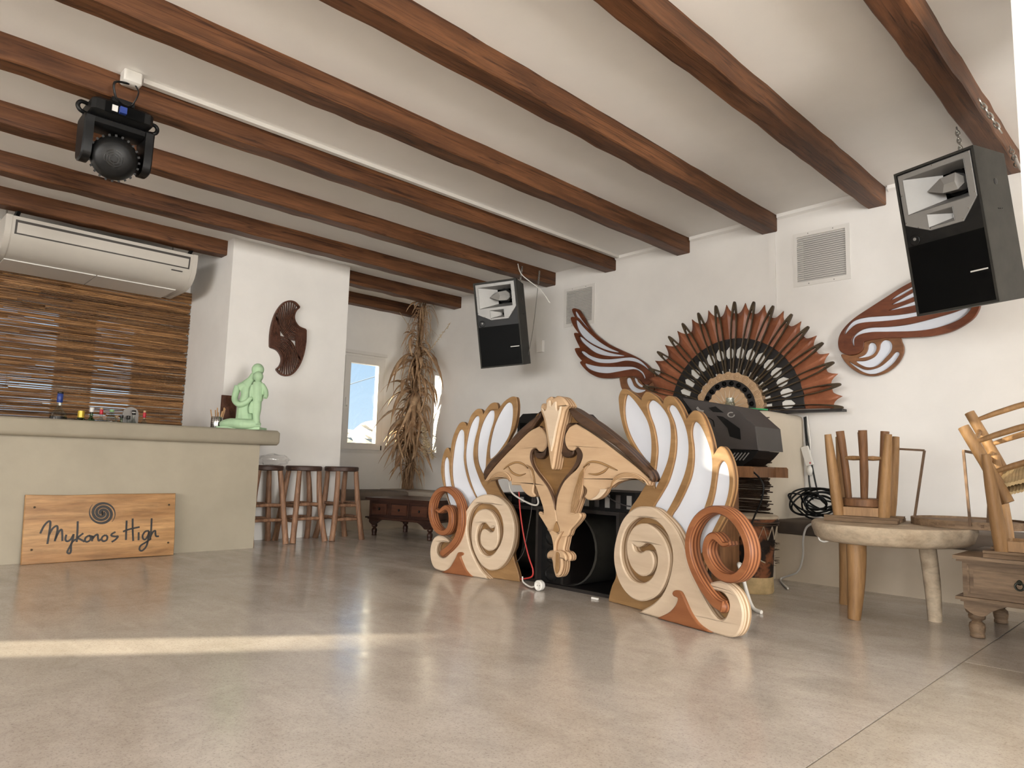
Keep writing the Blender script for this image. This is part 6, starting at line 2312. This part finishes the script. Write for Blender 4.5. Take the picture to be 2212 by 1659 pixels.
p1a, p1b = at_y((2081, 922), 4.42), at_y((2178, 1086), 4.42)
p2a, p2b = at_y((2094, 891), 4.72), at_y((2185, 1050), 4.72)
for a, c_, r_ in ((p1a, p1b, .030), (p2a, p2b, .028)):
    MB().tube(log_path(a, c_, (0, 0, .008), 6), [r_ * .95, r_, r_ * 1.02, r_, r_ * 1.05, r_ * 1.05, r_], 9).build('back_post', 'tan', t, smooth=60)
far = Vector((.40, .02, .13))
for a, c_, s0 in ((p2a, p2b, .12), (p2a, p2b, .46), (p1a, p1b, .22), (p1a, p1b, .62)):
    st_ = a.lerp(c_, s0)
    MB().tube(log_path(st_, st_ + far, (0, 0, .01), 4), [.011, .016, .017, .016, .011], 7).build('rung', 'tan', t, smooth=60)
for a, c_ in ((p1a, p1b), (p2a, p2b)):
    MB().tube(log_path(a + far, c_ + far, (0, 0, .008), 6), .03, 9).build('front_leg', 'tan', t, smooth=60)
for s0 in (.25, .55):
    MB().tube([p1a.lerp(p1b, s0), p2a.lerp(p2b, s0)], .013, 7).build('rung', 'tan', t, smooth=60)
s1, s2 = p1a.lerp(p1b, .80), p2a.lerp(p2b, .80)
dwn = (p1b - p1a).normalized()
rrr = random.Random(6)
b = MB()
N = 26
for k in range(N):
    f_ = (k + .5) / N
    a = s1 + far * (f_ * .98 + .02)
    c_ = s2 + far * (f_ * .98 + .02)
    up_ = far.cross(s2 - s1).normalized()
    b.tube([a, a.lerp(c_, .5) + up_ * .004, c_], [.010 + rrr.uniform(0, .003)] * 3, 6)
    b.tube([a + dwn * .045, c_ + dwn * .045], .009, 5)
o = b.build('rush_seat', 'rush', t, smooth=60)
o['kind'] = 'stuff'

# ------------------------------------------------------------------ drum
dc = onz(1633, 1280, 0)
dc = Vector((-2.33, 4.66, 0))
t = thing('hide_drum', 'hide-covered wooden drum behind the right carved wing', 'drum', (dc.x, dc.y, 0))
b = MB()
b.lathe([(.125, 0), (.13, .01), (.128, .10), (.122, .112)], (dc.x, dc.y, 0), 26)
b.build('drum_foot', 'rush', t, smooth=50)
b = MB()
b.lathe([(.124, .10), (.128, .14), (.133, .25), (.142, .36), (.155, .46), (.163, .485), (.163, .495)], (dc.x, dc.y, 0), 26)
b.build('drum_body', 'hide', t, smooth=60)
MB().lathe([(.16, .492), (.166, .497), (.166, .512), (.15, .52), (.001, .521)], (dc.x, dc.y, 0), 26, caps=False).build('drum_skin', 'rope', t, smooth=40)
for z, r_ in ((.47, .166), (.455, .163)):
    ring = [(dc.x + r_ * math.cos(q), dc.y + r_ * math.sin(q), z) for q in [2 * PI * i / 26 for i in range(27)]]
    MB().tube(ring, .006, 6, caps=False).build('rope_ring', 'stick', t, smooth=60)
zig = []
for i in range(29):
    q = 2 * PI * i / 28
    zig.append((dc.x + (.158 if i % 2 else .150) * math.cos(q), dc.y + (.158 if i % 2 else .150) * math.sin(q), .45 if i % 2 else .36))
MB().tube(zig, .004, 5).build('lacing', 'rope', t)
b = MB()
rrr = random.Random(12)
for k in range(160):
    q = rrr.uniform(0, 2 * PI)
    z = rrr.choice((.20, .22, .29, .31, .33)) + rrr.uniform(-.012, .012)
    r_ = .130 + z * .04
    a = Vector((dc.x + r_ * math.cos(q), dc.y + r_ * math.sin(q), z))
    b.tube([a, a + Vector((math.cos(q) * .03, math.sin(q) * .03, rrr.uniform(-.012, .012)))], [.002, .001], 3)
o = b.build('hair_fringe', 'stick', t)
o['kind'] = 'stuff'
for pts in ([(1633, 1180), (1638, 1195), (1640, 1208), (1653, 1216)], [(1624, 1190), (1621, 1205), (1627, 1219)]):
    MB().tube(sm3([ony(x, y, dc.y - .155) for x, y in pts], 4), .004, 5).build('rope_end', 'rope', t, smooth=60)


# ------------------------------------------------------------------ cables, sockets and small things
def cable(name, label, pts, r, mat):
    b = MB()
    b.tube(sm3(pts, 8), r, 7)
    return tag(b.build(name, mat, smooth=60, origin=tuple(Vector(pts[0]))), label, 'cable')


pp = lambda l, Y: [ony(x, y, Y) for x, y in l]
cable('power_cable', 'red cable hanging down in front of the subwoofer', pp([(1121, 1062), (1124, 1105), (1132, 1160), (1143, 1205), (1151, 1230), (1148, 1246), (1125, 1251)], 3.60), .0055, 'redcable')
cable('power_cable', 'white cable looping under the left face of the mask', pp([(1099, 1043), (1106, 1064), (1130, 1081), (1154, 1091), (1163, 1086), (1158, 1065), (1154, 1052)], 3.56), .0065, 'whiteplastic')
cable('power_cable', 'thin black cable between the subwoofer and the left wing', pp([(1150, 1075), (1147, 1110), (1138, 1160), (1130, 1195), (1115, 1215)], 3.60), .003, 'greyplastic')
cable('power_cable', 'thin grey cable under the right face of the mask', pp([(1305, 1062), (1320, 1078), (1345, 1090), (1362, 1094)], 3.672), .004, 'greyplastic')
ce = onz(1645, 1326, 0)
cable('power_cable', 'thick white cable ending on the floor by the right wing', [onz(1603, 1285, .0) + Vector((0, .06, .16)), ony(1596, 1218, 4.05), ony(1603, 1240, 4.03), ony(1615, 1285, 4.02), ce + Vector((-.06, .02, .02)), ce + Vector((0, 0, .009))], .012, 'whiteplastic')
pw = [onz(1665, 1248, 0.012), onz(1690, 1250, .012), onz(1715, 1242, .02)]
cable('power_cable', 'white cable running from the slab table to the floor by the bench', [Vector((-2.2, 4.9, .012)), pw[1] + Vector((0, -.03, 0)), ony(1722, 1236, 5.2), ony(1734, 1205, 5.1), ony(1735, 1165, 4.95), ony(1742, 1140, 4.9), ony(1756, 1130, 4.86)], .007, 'whiteplastic')
lp = [ony(x, y, 4.25) for x, y in ((1768, 1152), (1770, 1165), (1780, 1170), (1792, 1166), (1796, 1156))]
cable('power_cable', 'small white cable loop hanging under the slab table', lp, .006, 'whiteplastic')
cable('power_cable', 'black cable from the stage monitor down past the drum', pp([(1600, 1012), (1625, 1018), (1648, 1045), (1645, 1080), (1630, 1115), (1624, 1135), (1628, 1175)], 4.25), .006, 'blackplastic')
# wall cables and the coil on the bench
cable('power_cable', 'black cable running down the wall from the fan to the bench', pp([(1740, 900), (1743, 940), (1753, 1000), (1762, 1045), (1770, 1075), (1785, 1090)], 5.86), .007, 'blackplastic')
cable('power_cable', 'second black cable beside the power strip on the wall', pp([(1737, 901), (1741, 950), (1746, 990), (1748, 1040), (1756, 1080)], 5.86), .006, 'blackplastic')
cable('power_cable', 'white cable running down the wall behind the power strip', pp([(1743, 898), (1747, 930), (1750, 960), (1749, 1010), (1747, 1060), (1748, 1105)], 5.87), .006, 'whiteplastic')
ctr = ony(1768, 1085, 5.55)
coil = []
rrr = random.Random(21)
for i in range(110):
    q = i * .62
    rad_ = .13 + .05 * math.sin(i * .37)
    coil.append(ctr + Vector((rad_ * math.cos(q) * (1 + .2 * math.sin(i * .13)), .07 * math.sin(q * .8 + 1), rad_ * .62 * math.sin(q + .4 * math.sin(i * .3)))))
for p_ in coil:
    p_.z = max(p_.z, .462)
cable('cable_coil', 'tangled coil of black cable on the bench behind the slab table', [Vector((-2.25, 5.5, .46)), Vector((-2.05, 5.45, .465)), Vector((-2.28, 5.47, .47)), ony(1708, 1080, 5.5), ony(1715, 1066, 5.5)] + coil, .007, 'blackplastic')
# power strip
pa, pb = ony(1740, 965, 5.86), ony(1752, 1005, 5.86)
t = thing('power_strip', 'white power strip hanging on the wall under the fan', 'power strip', tuple(pb))
dv = (pa - pb).normalized()
sd = dv.cross(Vector((0, 1, 0))).normalized()
nn = Vector((0, -1, 0))
q8 = lambda a, h1, h2: [a + sd * h1 + nn * 0, a - sd * h1 + nn * 0, a - sd * h1 + nn * .035, a + sd * h1 + nn * .035]
A_, B_ = q8(pb, .028, 0), q8(pa, .028, 0)
MB().hexa(A_ + B_).build('strip_body', 'whiteplastic', t)
MB().ball(pb.lerp(pa, .1) + nn * .036 - sd * .012, (.006, .004, .008), 8, 6).build('switch', 'redcap', t)
p = ony(1748, 1016, 5.85)
b = MB()
b.ball((p.x, 5.865, p.z), (.03, .03, .045), 10, 8)
tag(b.build('wall_plug', 'whiteplastic', smooth=60, origin=(p.x, 5.88, p.z)), 'white plug in the wall just below the power strip', 'plug')
# extension socket on the floor
ps_ = onz(1164, 1265, .035)
t = thing('extension_socket', 'white round extension socket on the floor before the subwoofer', 'socket', (ps_.x, ps_.y, 0))
T = Matrix.Rotation(PI / 2, 4, 'X')
cpos = (ps_.x, ps_.y, .036)
MB().lathe([(.028, -.03), (.034, -.02), (.034, .008), (.03, .012), (.024, .012), (.022, .004), (.001, .004)], cpos, 20, T, caps=False).build('socket_body', 'whiteplastic', t, smooth=40)
for s_ in (-1, 1):
    MB().ball((ps_.x + s_ * .009, ps_.y - .005, .036), (.003, .002, .003), 6, 4).build('contact_hole', 'black', t)
MB().tube(sm3([(ps_.x - .03, ps_.y + .01, .03), (ps_.x - .09, ps_.y + .02, .012), (ps_.x - .17, ps_.y + .03, .03), (ps_.x - .20, ps_.y + .05, .06)], 5), .006, 6).build('lead', 'whiteplastic', t, smooth=60)
pl_ = onz(1285, 1292, .008)
b = MB()
b.box((pl_.x - .025, pl_.y - .006, .001), (pl_.x + .025, pl_.y + .006, .012))
tag(b.build('metal_tag', 'whiteplastic', origin=(pl_.x, pl_.y, 0)), 'small white tag on the floor under the subwoofer edge', 'tag')
